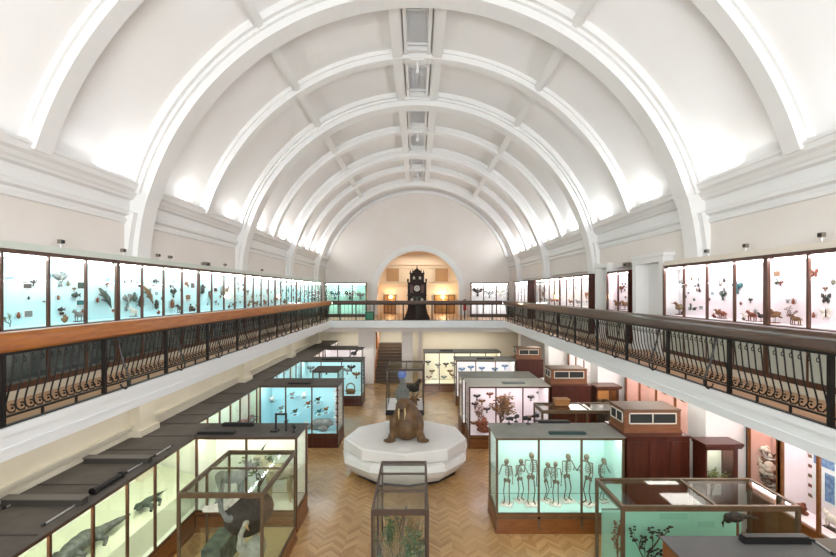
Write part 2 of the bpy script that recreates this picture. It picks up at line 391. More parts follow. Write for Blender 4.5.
# stairs in the far corner
st = MB()
n = 12
for i in range(n): st.box(-2.62, -.95, 27.1+i*.28, 30.9, i*.17, (i+1)*.17)
stair = struct('trim_staircase', st, mat('stair_brown', '5a4632', .5))
for i in range(n): pass
q = MB()
for i in range(n): q.box(-2.6, -.97, 27.085+i*.28, 27.12+i*.28, (i+1)*.17-.03, (i+1)*.17+.004)
q.build('stair_nosings', mat('stair_nosing', '2f261d', .5), stair)
struct('wall_stair_pier', MB().box(-3.55, -2.62, 27.0, 31.0, 0, SB-.06), WALLP)
struct('wall_stair_column', MB().box(-.95, -.3, 27.3, 27.8, 0, SB-.06).box(.05, .3, 28.6, 31, 0, SB-.06), WALLP)
struct('trim_stair_beam', MB().box(-6.5, 8.0, 26.5, 26.8, SB-.3, SB-.02), WALLP)
q = MB(); q.tube([(-2.56, 27.1, .95), (-2.56, 28.2, 1.6), (-2.56, 30.6, 2.9)], .035); q.tube([(-2.56, 27.1, 0), (-2.56, 27.1, .95)], .03)
for i in (3, 6, 9): q.tube([(-2.56, 27.1+i*.28+.1, i*.17), (-2.56, 27.1+i*.28+.1, .95+(i*.28+.1)*.59)], .02)
tag(q.build('stair_handrail', mat('orange_rail', 'b06a2a', .4)), 'thin handrail climbing beside the brown far staircase', 'handrail')
tag(MB().tube([(-2.45, 27.05, 2.05), (-2.45, 27.05, 3.3)], .06).build('hanging_strip', mat('orange_rail', 'b06a2a', .4)), 'narrow orange strip on the pier beside the staircase', 'strip')
# near end wall with a wide opening
n_ = MB(); n_.box(-7.3, -5.8, YN-.3, YN, GF, H+6); n_.box(5.8, 7.3, YN-.3, YN, GF, H+6); n_.box(-7.3, 8.4, YN-.3, YN, 0, GF)
struct('wall_near', n_, WALLP)

# ------------------------------------------------------------------ balustrades of the gallery
def baluster_mesh(s):
    m = MB(); x = 5.05
    m.tube([(s*(x+dx), 0, z) for dx, z in ((-.02, 4.72), (0, 4.55), (.02, 4.35), (.06, 4.2), (.085, 4.1), (.075, 4.03), (.03, 3.995), (-.03, 4.01), (-.05, 4.06), (-.02, 4.1), (.015, 4.09))], .0115, 5)
    m.ell((s*(x+.0), 0, 4.055), .017, 6)
    m.tube([(s*(x-.02), .0, 4.69), (s*(x-.05), 0, 4.66), (s*(x-.05), 0, 4.63), (s*(x-.02), 0, 4.62)], .008, 4)
    return m
NB = 0
for s, wd, lab in ((-1, RAILW, 'cyan-lit'), (1, RAILD, 'pink-lit')):
    t = thing('balustrade', (s*5.05, 12, 3.83), 'long black scrollwork balustrade with %s wooden handrail along the gallery of %s cases' % ('orange' if s < 0 else 'dark brown', lab), 'railing', 'gallery balustrades')
    h = MB(); h.prism([(s*a, b) for a, b in ((4.94, 4.77), (4.92, 4.8), (4.94, 4.985), (4.96, 5.005), (5.16, 5.005), (5.19, 4.98), (5.19, 4.8), (5.17, 4.77))], 'y', YN+.01, 25.95)
    h.build('handrail', wd, t)
    b = MB(); b.box(s*5.01, s*5.09, YN, 25.95, 4.725, 4.77); b.build('top_bar', IRON, t)
    b = MB(); b.box(s*5.035, s*5.07, YN, 25.95, 3.955, 3.98); b.box(s*5.02, s*5.085, YN, 25.95, 3.832, 3.865); b.build('bottom_bar', IRON, t)
    pitch = .1375; y0 = 5.47 if s < 0 else 5.5
    posts = [y0+i*pitch*13 for i in range(-3, 12)]
    for y in posts:
        if y > 3: MB().box(s*5.025, s*5.08, y-.03, y+.03, 3.832, 4.77).build('post', IRON, t)
    for y in posts:
        if y < 6 or y > 22: continue
        q = MB(); q.tube([(s*(5.03-dx), y+.32-(.0), z) for dx, z in ((0, 4.72), (.02, 4.55), (.07, 4.35), (.14, 4.15), (.19, 4.02), (.18, 3.92), (.12, 3.87), (.05, 3.9), (.03, 3.95))], .016, 6)
        q.build('scroll_brace', IRON, t)
    y = y0-13*pitch
    while y < 25.8:
        for k in (4.33, 8.67): MB().box(s*5.04, s*5.065, y+k*pitch-.014, y+k*pitch+.014, 3.86, 3.96).build('stud', IRON, t)
        y += 13*pitch
    bm_ = baluster_mesh(s); first = None; cnt = 0; rest = MB()
    i = -14
    y = y0+i*pitch
    while y < 25.8:
        if i % 13:
            if y > 4.6 and cnt < 96:
                if first is None:
                    first = bm_.build('baluster', IRON, t); first.location = (0, 0, 0); base = first.data
                    base.transform(Matrix.Translation((0, t['_org'][1], 0))); first.location = (0, y-12, 0)
                else:
                    o = first.copy(); COL.objects.link(o); o.parent = t; o.location = (0, y-12, 0)
                cnt += 1
            elif cnt >= 96:
                rest.tube([(s*(5.05+dx), y, z) for dx, z in ((-.02, 4.72), (.0, 4.5), (.04, 4.25), (.08, 4.08), (.03, 4.0), (-.04, 4.02), (-.02, 4.08))], .0115, 4)
        i += 1; y = y0+i*pitch
    rest.build('far_balusters', IRON, t)['kind'] = 'stuff'
t = thing('far_balustrade', (0, 26.06, 3.83), 'short black balustrade with brown handrail across the far end, in front of the clock', 'railing')
MB().prism([(25.93, 4.8), (25.91, 4.84), (25.93, 5.0), (26.22, 5.0), (26.25, 4.84), (26.22, 4.8)], 'x', -4.9, 4.9).build('handrail', RAILD, t)
MB().box(-5, 5, 26.03, 26.1, 4.76, 4.8).box(-5, 5, 26.03, 26.1, 3.832, 3.87).build('bars', IRON, t)
for px in (340, 356, 374, 403.5, 417, 432, 446.5, 461, 477, 492):
    x = (px-417.5)*26.06/450; MB().box(x-.03, x+.03, 26.03, 26.09, 3.832, 4.8).build('post', IRON, t)
fb = None; x = -4.85
while x < 4.9:
    if fb is None:
        fb = MB().tube([(x, 26.06+dy, z) for dy, z in ((0, 4.77), (0, 4.5), (.04, 4.2), (.05, 4.05), (0, 3.95), (0, 3.86))], .009, 4).build('baluster', IRON, t); x00 = x
    else:
        o = fb.copy(); COL.objects.link(o); o.parent = t; o.location = (x-x00, 0, 0)
    x += .21

# ------------------------------------------------------------------ gallery wall cases
def gcase(s, y0, n, pitch, label, group, inner, light, wood=FRAMEW, X=6.3, zb=4.91, lower='glass', z0=GF, ztop=6.17, Xb=6.78, ledge=True, ends=False):
    y1 = y0+n*pitch; t = thing('gallery_case', (s*(X+.24), (y0+y1)/2, z0), label, 'display case', group)
    zt = ztop-.07
    f = MB(); f.box(s*X, s*Xb, y0, y1, zt, ztop); f.box(s*X, s*Xb, y0, y1, zb-.06, zb)
    if ends: f.box(s*X, s*Xb, y0, y0+.018, z0+.14, zt); f.box(s*X, s*Xb, y1-.018, y1, z0+.14, zt)
    for i in range(1, n): f.box(s*(X+.005), s*(X+.05), y0+i*pitch-.022, y0+i*pitch+.022, z0+.2, zt)
    f.box(s*(X-.02), s*(X+.04), y0, y0+.05, z0+.2, zt); f.box(s*(X-.02), s*(X+.04), y1-.05, y1, z0+.2, zt)
    f.box(s*(X-.01), s*Xb, y0, y1, z0+.14, z0+.24); f.build('frame', wood, t)
    e_ = MB().box(s*(Xb-.06), s*Xb, y0, y1, zb, zt) if not ends else MB().box(s*(Xb-.06), s*Xb, y0+.02, y1-.02, zb, zt).box(s*(X+.055), s*(Xb-.06), y0+.02, y0+.034, zb, zt).box(s*(X+.055), s*(Xb-.06), y1-.034, y1-.02, zb, zt).box(s*(X+.14), s*(Xb-.06), y0+.034, y1-.034, zt-.02, zt-.001)
    e_.build('back_panel', inner, t)
    MB().box(s*(X+.05), s*(Xb-.06), y0+.036, y1-.036, zb, zb+.015).build('display_floor', inner, t)
    MB().box(s*(X-.015), s*Xb, y0, y1, z0, z0+.14).build('skirting', CREAM, t)
    if lower == 'glass':
        MB().box(s*(X+.03), s*Xb, y0+.03, y1-.03, z0+.24, z0+.27).box(s*(Xb-.05), s*Xb, y0+.03, y1-.03, z0+.27, zb-.06).build('lower_back', mat('lower_case_lining', '5b6360', .6, col2='6f7874', scale=3), t)
        MB().box(s*(X+.012), s*(X+.02), y0+.03, y1-.03, z0+.24, zb-.06).build('lower_glass', GLASS, t)
    else:
        MB().box(s*(X+.01), s*(X+.04), y0+.03, y1-.03, z0+.24, zb-.06).build('lower_panel', GREYP, t)
    if ledge:
        MB().box(s*(X-.03), s*(Xb+.01), y0, y1, ztop, ztop+.05).box(s*(X+.03), s*(Xb+.01), y0, y1, ztop+.05, ztop+.12).build('ledge', mat('ledge_paint_pale' if s < 0 else 'ledge_paint_cream', 'cfd6cc' if s < 0 else 'ded4c6', .5), t)
    for i in range(n):
        MB().box(s*(X+.015), s*(X+.022), y0+i*pitch+.02, y0+(i+1)*pitch-.02, zb, zt).build('glass_pane', GLASS, t)
    MB().box(s*(X+.06), s*(X+.13), y0+.1, y1-.1, zt-.04, zt-.005).build('light_strip', light, t)
    return t
GL = 5.96; PL = .875
nm = ['nearest', 'second', 'third', 'fourth', 'fifth', 'sixth', 'last']
for k in range(7):
    n = 4 if k < 6 else 3
    gcase(-1, GL+k*4*PL, n, PL, 'cyan-lit glazed wall case in the continuous gallery row, %s from the near end' % nm[k], 'cyan-lit gallery wall cases', B_CYAN, L_COOL)
gcase(1, 4.73, 4, .85, 'pink-lit brown-framed gallery wall case nearest the camera', 'pink-lit gallery wall cases', B_PINK, L_PINK, lower='panel')
gcase(1, 4.73+3.4, 4, .85, 'pink-lit brown-framed gallery wall case ending beside the white doorway surround', 'pink-lit gallery wall cases', B_PINK, L_PINK, lower='panel')
gcase(1, 13.4, 2, .79, 'short two-pane gallery case with brown side, standing alone beyond the doorway', 'pink-lit gallery wall cases', B_PINK, L_PINK, wood=MAHOG, lower='panel', ledge=False, ends=True)
gcase(1, 16.5, 4, .87, 'bright gallery case with dark brown end panel beyond the lone short case', 'pink-lit gallery wall cases', B_WHITE, L_WHITE, wood=MAHOG, lower='panel', ledge=False, ends=True)
gcase(1, 16.5+4*.87, 5, .82, 'bright five-pane gallery case abutting the dark-ended one', 'pink-lit gallery wall cases', B_WHITE, L_WHITE, lower='panel', ledge=False)
gcase(1, 25.7, 4, .87, 'farthest bright gallery case before the end wall', 'pink-lit gallery wall cases', B_WHITE, L_WHITE, wood=MAHOG, lower='panel', ledge=False, ends=True)
def fcase(x0, x1, n, label, inner, light):
    t = thing('end_wall_case', ((x0+x1)/2, 30.4, GF), label, 'display case', 'cases against the far gallery wall')
    f = MB(); y0 = 30.0; y1 = 30.7; zt = 6.05; zb = 4.85
    f.box(x0, x1, y0, y1, zt, zt+.08); f.box(x0, x1, y0, y1, zb-.06, zb); f.box(x0, x1, y0, y1, GF, GF+.2)
    w_ = (x1-x0)/n
    for i in range(n+1): f.box(max(x0, x0+i*w_-.035), min(x1, x0+i*w_+.035), y0, y0+.06, GF, zt)
    f.box(x0, x0+.03, y0, y1, GF, zt); f.box(x1-.03, x1, y0, y1, GF, zt); f.build('frame', FRAMED, t)
    MB().box(x0+.03, x1-.03, y1-.05, y1, GF+.2, zt).build('back_panel', inner, t)
    for i in range(n): MB().box(x0+i*w_+.03, x0+(i+1)*w_-.03, y0+.02, y0+.028, GF+.2, zt).build('glass_pane', GLASS, t)
    MB().box(x0+.1, x1-.1, y0+.1, y0+.17, zt-.05, zt-.01).build('light_strip', light, t)
    MB().box(x0+.1, x1-.1, y0+.1, y0+.15, zb-.1, zb-.07).build('lower_light_strip', light, t)
fcase(-6.2, -3.43, 3, 'green-tinted case against the far gallery wall beside the arch', mat('green_backboard', 'a9d9c8', .7), mat('green_tube', 'eafff6', emit=22))
fcase(3.57, 6.1, 3, 'white-lit case against the far gallery wall beside the arch', B_WHITE, L_WHITE)

# white doorway surround on the pink-lit side
p = MB(); p.box(6.35, 6.81, 11.65, 11.85, GF, H+.8); p.box(6.35, 6.81, 13.1, 13.3, GF, H+.8); p.box(6.34, 6.82, 11.64, 13.31, H+.8, H+.95); p.box(6.3, 6.83, 11.55, 13.35, H+.95, H+1.03)
struct('trim_doorway', p, WHITE)
struct('door_3', MB().box(6.74, 6.8, 11.85, 13.1, GF, H+.8).box(6.72, 6.75, 12.0, 12.95, GF+.3, GF+1.2).box(6.72, 6.75, 12.0, 12.95, GF+1.35, H+.6), WHITE)
p = MB(); p.box(6.45, 6.81, 15.25, 15.4, GF, H+.85); p.box(6.45, 6.81, 16.2, 16.35, GF, H+.85); p.box(6.44, 6.82, 15.24, 16.36, H+.85, H+1.0)
struct('trim_niche', p, WHITE)

# ------------------------------------------------------------------ the great clock
ck = thing('apostle_clock', (-.03, 27.5, GF), 'tall dark carved wooden clock with white dial standing inside the far arch', 'clock')
CD = mat('clock_ebony', '1c1009', .75, col2='2b180d', scale=8); CL = mat('clock_mid_brown', '4a2a16', .5)
cx, cy, z = -.03, 27.5, GF
m = MB()
def slab(m, hw, hd, z0, z1, hw2=None, hd2=None):
    hw2 = hw if hw2 is None else hw2; hd2 = hd if hd2 is None else hd2
    m.add([(cx+sx*w_, cy+sy*d_, zz) for w_, d_, zz in ((hw, hd, z0), (hw2, hd2, z1)) for sx, sy in ((-1, -1), (1, -1), (1, 1), (-1, 1))],
          [(3, 2, 1, 0), (4, 5, 6, 7), (0, 1, 5, 4), (1, 2, 6, 5), (2, 3, 7, 6), (3, 0, 4, 7)])
slab(m, .78, .42, z, z+.12); slab(m, .74, .4, z+.12, z+.3, .7, .38); slab(m, .66, .36, z+.3, z+.9, .52, .34); slab(m, .58, .38, z+.9, z+1.0)
for sx in (-.62, -.3, .3, .62): m.tube([(cx+sx, cy-.36, z+.12), (cx+sx*.82, cy-.36, z+.9)], [.06, .035], 8)
m.build('pedestal', CD, ck)
m = MB(); slab(m, .54, .32, z+1.0, z+1.45); slab(m, .6, .36, z+1.45, z+1.52); slab(m, .5, .3, z+1.52, z+2.2); slab(m, .58, .35, z+2.2, z+2.28)
for sx in (-1, 1):
    m.tube([(cx+sx*.52, cy-.3, z+1.0), (cx+sx*.52, cy-.3, z+2.2)], .05, 8); m.ell((cx+sx*.55, cy-.3, z+2.38), (.06, .06, .12), 8)
m.build('case', CD, ck)
m = MB(); slab(m, .4, .26, z+2.28, z+2.78); slab(m, .46, .3, z+2.78, z+2.84)
for sx in (-1, 1):
    m.tube([(cx+sx*.4, cy-.26, z+2.28), (cx+sx*.4, cy-.26, z+2.78)], .035, 6); m.tube([(cx+sx*.4, cy-.2, z+2.84), (cx+sx*.4, cy-.2, z+3.05)], [.05, .004], 6)
m.build('upper_gallery', CD, ck)
m = MB(); slab(m, .3, .22, z+2.84, z+2.98, .22, .18); slab(m, .2, .17, z+2.98, z+3.1, .06, .05); m.tube([(cx, cy, z+3.05), (cx, cy, z+3.2), (cx, cy, z+3.36)], [.05, .035, .004], 6)
for sx in (-.26, .26): m.tube([(cx+sx, cy-.15, z+2.9), (cx+sx, cy-.15, z+3.12)], [.04, .004], 6)
m.build('spires', CD, ck)
DI = mat('dial_white', 'd8d4c4', .5)
d = MB(); d.prism([(cx+.17*math.cos(2*PI*i/24), z+1.9+.17*math.sin(2*PI*i/24)) for i in range(24)], 'y', cy-.33, cy-.3); dd = d.build('dial', DI, ck)
d = MB(); ring(d, (cx, z+1.9), .17, .21, cy-.345, cy-.29, 32, 0, 360); d.build('dial_rim', CL, ck)
d = MB(); d.box(cx-.008, cx+.008, cy-.345, cy-.335, z+1.9, z+2.02); d.box(cx-.09, cx, cy-.345, cy-.335, z+1.892, z+1.908)
ring(d, (cx, z+1.9), .075, .1, cy-.337, cy-.33, 24, 0, 360); d.build('hands', CD, dd)
for i, (dx, dz, w_, h_) in enumerate(((-.3, 1.12, .16, .2), (.3, 1.12, .16, .2), (-.18, 2.45, .14, .2), (.18, 2.45, .14, .2))):
    y_ = cy-(.34 if dz < 2 else .28)
    MB().prism([(cx+dx-w_/2, z+dz), (cx+dx+w_/2, z+dz), (cx+dx+w_/2, z+dz+h_*.6), (cx+dx, z+dz+h_), (cx+dx-w_/2, z+dz+h_*.6)], 'y', y_, y_+.03).build('figure_panel', mat('clock_figure', 'b9b3a2', .6), ck)
for dx in (-.2, 0, .2): MB().box(cx+dx-.07, cx+dx+.07, cy-.335, cy-.31, z+1.08 if dx == 0 else z+1.3, z+1.4).build('carved_panel', mat('clock_green_panel', '33402c', .5), ck)
for dx in (-.33, .33): MB().box(cx+dx-.1, cx+dx+.1, cy-.33, cy-.3, z+1.62, z+2.12).build('side_carving', CL, ck)
t = thing('green_desk', (-2.9, 27.2, GF), 'small green and black box on the far gallery floor behind the balustrade', 'box')
MB().box(-3.15, -2.65, 27.0, 27.4, GF, GF+.5).build('body', mat('green_box', '1f6a4a', .4), t); MB().box(-3.1, -2.7, 26.98, 27.0, GF+.08, GF+.42).build('front_panel', mat('green_box_front', '2f8a68', .4), t)
t = thing('fire_extinguisher', (2.9, 27.6, GF+.5), 'red fire extinguisher hanging at the right foot of the far arch', 'fire extinguisher')
MB().lathe([(.09, GF+.55), (.1, GF+.6), (.1, GF+1.05), (.05, GF+1.14), (.03, GF+1.2)], (2.9, 27.6), 12).build('cylinder', mat('red_paint', '9c1a22', .35), t, True)
MB().tube([(2.9, 27.6, GF+1.2), (2.82, 27.6, GF+1.22), (2.78, 27.6, GF+.9)], .018).box(2.86, 2.98, 27.58, 27.62, GF+1.19, GF+1.24).build('hose', BLACK, t)
MB().box(2.87, 2.93, 27.6, 27.7, GF, GF+.6).build('stand', BLACK, t)

# ------------------------------------------------------------------ ground-floor display cases
def vitrine(name, label, x0, x1, y0, y1, h, base, sides, fr=FRAMEW, top=DGREY, bars=None, inner=B_GREEN, light=L_GREEN, basem=WOOD, t=.05, group=None, pane=GLASS, deckm=None, cat='display case', outer=None):
    r = thing(name, ((x0+x1)/2, (y0+y1)/2, 0), label, cat, group)
    b = MB(); b.box(x0-.02, x1+.02, y0-.02, y1+.02, 0, .1); b.box(x0, x1, y0, y1, .1, base-.03); b.box(x0-.01, x1+.01, y0-.01, y1+.01, base-.03, base); b.build('base', basem, r)
    f = MB()
    for x in (x0, x1-t):
        for y in (y0, y1-t): f.box(x, x+t, y, y+t, base, h-.02)
    for z0, z1 in ((base, base+.04), (h-.08, h-.02)):
        f.box(x0+t, x1-t, y0+.005, y0+t-.005, z0, z1); f.box(x0+t, x1-t, y1-t+.005, y1-.005, z0, z1)
        f.box(x0+.005, x0+t-.005, y0+t, y1-t, z0, z1); f.box(x1-t+.005, x1-.005, y0+t, y1-t, z0, z1)
    for sd, nn in sides.items():
        a0, a1 = (x0, x1) if sd in 'fb' else (y0, y1)
        for i in range(1, nn):
            c = a0+(a1-a0)*i/nn
            if sd == 'f': f.box(c-.022, c+.022, y0, y0+.04, base+.04, h-.08)
            if sd == 'b': f.box(c-.022, c+.022, y1-.04, y1, base+.04, h-.08)
            if sd == 'l': f.box(x0, x0+.04, c-.022, c+.022, base+.04, h-.08)
            if sd == 'r': f.box(x1-.04, x1, c-.022, c+.022, base+.04, h-.08)
    fo = f.build('frame', fr, r)
    if bars is None and 'f' in sides:
        q = MB(); nn = sides['f']
        for i in range(nn+1):
            c = x0+(x1-x0)*i/nn; q.box(max(x0, c-.03), min(x1, c+.03), y0-.012, y0, .1, base-.03)
        q.box(x0, x1, y0-.012, y0, base-.09, base-.03); q.build('base_rails', fr, r)
    for sd in 'fblr':
        nn = sides.get(sd, 0); a0, a1 = (x0+t, x1-t) if sd in 'fb' else (y0+t, y1-t)
        z0, z1 = base+.04, h-.08
        if nn:
            for i in range(nn):
                c0 = a0+(a1-a0)*i/nn+.015; c1 = a0+(a1-a0)*(i+1)/nn-.015; q = MB()
                if sd == 'f': q.box(c0, c1, y0+.018, y0+.024, z0, z1)
                if sd == 'b': q.box(c0, c1, y1-.024, y1-.018, z0, z1)
                if sd == 'l': q.box(x0+.018, x0+.024, c0, c1, z0, z1)
                if sd == 'r': q.box(x1-.024, x1-.018, c0, c1, z0, z1)
                q.build('glass_pane', pane, r)
        else:
            q = MB(); o = MB(); e = .0
            if sd == 'f': q.box(a0, a1, y0+.03, y0+.05, z0, z1); o.box(a0, a1, y0+.01, y0+.03, z0, z1)
            if sd == 'b': q.box(a0, a1, y1-.05, y1-.03, z0, z1); o.box(a0, a1, y1-.03, y1-.01, z0, z1)
            if sd == 'l': q.box(x0+.03, x0+.05, a0, a1, z0, z1); o.box(x0+.01, x0+.03, a0, a1, z0, z1)
            if sd == 'r': q.box(x1-.05, x1-.03, a0, a1, z0, z1); o.box(x1-.03, x1-.01, a0, a1, z0, z1)
            q.build('back_panel', inner, r); o.build('outer_panel', outer or fr, r)
    MB().box(x0+t, x1-t, y0+t, y1-t, base, base+.03).build('display_floor', deckm or inner, r)
    if bars is None:
        MB().box(x0-.03, x1+.03, y0-.03, y1+.03, h-.02, h).build('top', top, r)
        q = MB()
        if 'f' in sides: q.box(x0+.12, x1-.12, y0+.07, y0+.13, h-.07, h-.03)
        elif 'r' in sides: q.box(x1-.13, x1-.07, y0+.12, y1-.12, h-.07, h-.03)
        elif 'l' in sides: q.box(x0+.07, x0+.13, y0+.12, y1-.12, h-.07, h-.03)
        if q.v: q.build('light_strip', light, r)
    else:
        q = MB(); q.box(x0, x1, y0, y0+t, h-.02, h+.01); q.box(x0, x1, y1-t, y1, h-.02, h+.01); q.box(x0, x0+t, y0+t, y1-t, h-.02, h+.01); q.box(x1-t, x1, y0+t, y1-t, h-.02, h+.01)
        for ax_, c in bars:
            if ax_ == 'x': q.box(c-.02, c+.02, y0+t, y1-t, h-.02, h+.01)
            else: q.box(x0+t, x1-t, c-.02, c+.02, h-.02, h+.01)
        q.build('top_frame', fr, r); MB().box(x0+t, x1-t, y0+t, y1-t, h-.012, h-.006).build('top_glass', pane, r)
        if light: MB().box(x0+t+.02, x1-t-.02, y1-t-.04, y1-t-.01, h-.06, h-.03).build('light_strip', light, r)
    return r
V = vitrine
# pale-green row along the left wall and the peninsulas that leave it
GRO = 'low wall cases under the cyan-lit gallery'
V('long_display_case', 'nearest green-lit case holding grey reptiles, with grey trays on its top', -6.48, -5.1, 2.9, 11.3, 2.2, .43, {'r': 10}, group=GRO)
V('long_display_case', 'yellowish-lit wall case between the mammal peninsula and blue waterbird peninsula', -6.48, -5.6, 11.31, 17.2, 2.2, .43, {'r': 8}, group=GRO, inner=mat('green_cyan_backboard', 'cfe0c4', .7), light=L_WHITE)
V('long_display_case', 'cyan-lit wall case beyond the blue waterbird peninsula', -6.48, -5.65, 17.21, 22.9, 2.2, .43, {'r': 6}, group=GRO, inner=B_CYAN, light=L_COOL)
V('long_display_case', 'farthest pink-white lit wall case in the corner near the stairs', -6.48, -5.4, 22.91, 30.6, 2.2, .43, {'r': 8}, group=GRO, inner=B_WHITE, light=L_WHITE)
PG = 'lit peninsula cases'
V('peninsula_case', 'yellow-green lit peninsula case of mammals behind the open glass case with the ostrich', -5.09, -2.76, 10.3, 11.3, 2.2, .45, {'f': 2, 'r': 1}, group=PG, inner=B_GREEN)
V('peninsula_case', 'blue-backed three-pane peninsula case of waterbirds and a grey seal', -5.59, -2.81, 15.9, 17.2, 2.2, .45, {'f': 3, 'r': 1}, group=PG, inner=B_BLUE, light=L_COOL, basem=MAHOG)
V('peninsula_case', 'cyan-backed peninsula case behind the small roofed glass case', -5.64, -2.68, 21.7, 22.9, 2.2, .45, {'f': 3, 'r': 1}, group=PG, inner=B_CYAN, light=L_COOL, basem=MAHOG, fr=FRAMED)
V('peninsula_case', 'farthest pink-white lit peninsula case beside the staircase pier', -5.39, -3.2, 26.2, 27.6, 2.2, .45, {'f': 3, 'r': 1}, group=PG, inner=B_PINK, light=L_WHITE, fr=FRAMED)
V('glass_case', 'small cyan glass case with grey roof between two blue peninsulas', -4.4, -3.3, 18.8, 20.1, 2.2, .45, {'f': 1, 'l': 1, 'r': 1, 'b': 1}, inner=B_CYAN, light=L_COOL, fr=FRAMED, top=DGREY)
# right-hand peninsulas
V('peninsula_case', 'large white-lit peninsula case of standing primate skeletons with grey-green top', 1.79, 4.72, 10.25, 11.32, 2.2, .42, {'f': 3, 'l': 1}, group=PG, inner=B_MINT, light=L_WHITE, fr=BRONZE, top=MGREY)
V('peninsula_case', 'white-lit peninsula case of perched birds around a leafless shrub', 1.81, 4.65, 15.8, 17.2, 2.2, .42, {'f': 3, 'l': 1}, group=PG, inner=B_PINK, light=L_PINK, top=mat('pale_top', 'b9b6ac', .6))
V('peninsula_case', 'narrow peninsula case standing just behind the shrub and birds case', 1.7, 4.6, 17.35, 18.7, 2.2, .42, {'f': 3, 'l': 1}, group=PG, inner=B_WHITE, light=L_WHITE, top=MGREY, fr=BRONZE)
V('peninsula_case', 'white-lit peninsula case of small blue birds in the third bay', 1.86, 4.75, 21.8, 23.1, 2.2, .42, {'f': 3, 'l': 1}, group=PG, inner=B_WHITE, light=L_WHITE, top=MGREY, fr=BRONZE)
V('peninsula_case', 'farthest cream-lit peninsula case of small birds, reaching closest to the stairs', .35, 4.6, 24.75, 26.0, 2.2, .42, {'f': 5, 'l': 1}, group=PG, inner=B_CREAM, light=L_WHITE, top=MGREY)
# wooden end cabinets and their ventilation boxes
CN = ['beside the skeleton case', 'beside the shrub and birds case', 'beside the case of blue birds']
for i, (x0, x1, y0, y1) in enumerate(((4.77, 6.2, 10.25, 11.4), (4.71, 6.1, 15.8, 17.2), (4.81, 6.1, 21.8, 23.1))):
    t = thing('end_cabinet', ((x0+x1)/2, (y0+y1)/2, 0), 'dark mahogany cabinet %s, under a slatted wooden box' % CN[i], 'cabinet', 'mahogany end cabinets')
    MB().box(x0, x1, y0, y1, .1, 2.18).box(x0-.02, x1+.02, y0-.02, y1+.02, 0, .1).build('body', MAHOG, t)
    MB().box(x0-.03, x1+.03, y0-.03, y1+.03, 2.18, 2.22).build('top', MAHOG, t)
    w_ = (x1-x0)/3
    for k in range(3): MB().box(x0+k*w_+.03, x0+(k+1)*w_-.03, y0-.015, y0, .2, 2.1).build('door_panel', MAHOG, t)
    bx0, bx1, by0, by1 = x0+.06, x1-.06, y0+.25, y0+1.05
    WB = mat('box_wood', '70452a', .45, col2='7f5132', scale=4, stretch=(1, 6, 6), coat=.1)
    t = thing('ventilation_box', ((bx0+bx1)/2, (by0+by1)/2, 2.22), 'brown ventilation box with dark grilles on the cabinet %s' % CN[i], 'box', 'ventilation boxes')
    MB().box(bx0, bx1, by0, by1, 2.22, 2.72).box(bx0-.02, bx1+.02, by0-.02, by1+.02, 2.22, 2.28).build('body', WB, t)
    MB().box(bx0-.01, bx1+.01, by0-.01, by1+.01, 2.72, 2.76).build('lid', mat('box_lid_wood', '6b523e', .5), t)
    q = MB(); xm = (bx0+bx1)/2; z0, z1 = 2.42, 2.68
    def fr_(q, a0, a1, fn):
        for (p0, p1, q0, q1) in ((a0, a1, z0, z0+.025), (a0, a1, z1-.025, z1), (a0, a0+.025, z0, z1), (a1-.025, a1, z0, z1), ((a0+a1)/2-.012, (a0+a1)/2+.012, z0, z1)): fn(q, p0, p1, q0, q1)
    fr_(q, bx0+.1, bx1-.1, lambda m_, a, b_, c, d_: m_.box(a, b_, by0-.02, by0, c, d_)); fr_(q, by0+.08, by1-.08, lambda m_, a, b_, c, d_: m_.box(bx0-.02, bx0, a, b_, c, d_)); q.build('grille_frame', mat('box_white_trim', 'd8d2c4', .5), t)
    MB().box(bx0+.12, bx1-.12, by0-.008, by0, z0+.02, z1-.02).box(bx0-.008, bx0, by0+.1, by1-.1, z0+.02, z1-.02).build('grille', mat('grille_black', '1d211e', .6), t)
def corner(x0, x1, y0, y1, label, inner, light, fr):
    t = thing('corner_cabinet', ((x0+x1)/2, (y0+y1)/2, 0), label, 'cabinet')
    q = MB(); q.box(x0, x0+.04, y0, y1, .1, 2.1); q.box(x1-.1, x1, y0, y1, .1, 2.1); q.box(x0, x1, y1-.03, y1, .1, 2.1); q.box(x0, x1, y0, y1, 0, .9); q.box(x0, x1, y0, y0+.03, 2.05, 2.12); q.build('body', fr, t)
    MB().box(x0+.04, x1-.1, y1-.06, y1-.03, .9, 2.1).build('back_panel', inner, t)
    MB().box(x0+.04, x1-.1, y0+.01, y0+.016, .9, 2.05).build('glass_pane', GLASS, t)
    MB().prism([(x0-.02, 2.1), (x1+.04, 2.1), (x1+.1, 2.17), (x1+.1, 2.2), (x0-.04, 2.2), (x0-.04, 2.17)], 'y', y0-.06, y1).build('cornice', fr, t)
    MB().box(x0+.1, x1-.15, y0+.05, y0+.09, 2.04, 2.08).build('light_strip', light, t)
corner(6.27, 6.98, 9.8, 10.25, 'small mahogany glass-fronted cabinet against the pier nearest the camera', mat('grey_backboard', 'c4c9bd', .7), mat('dim_tube', 'fffbe6', emit=24), MAHOG)
corner(6.27, 7.05, 15.75, 16.4, 'small glowing amber cabinet with two dark bottles against the second pier', mat('amber_backboard', 'b98a58', .7), mat('dim_warm_tube', 'ffdcae', emit=22), FRAMEW)
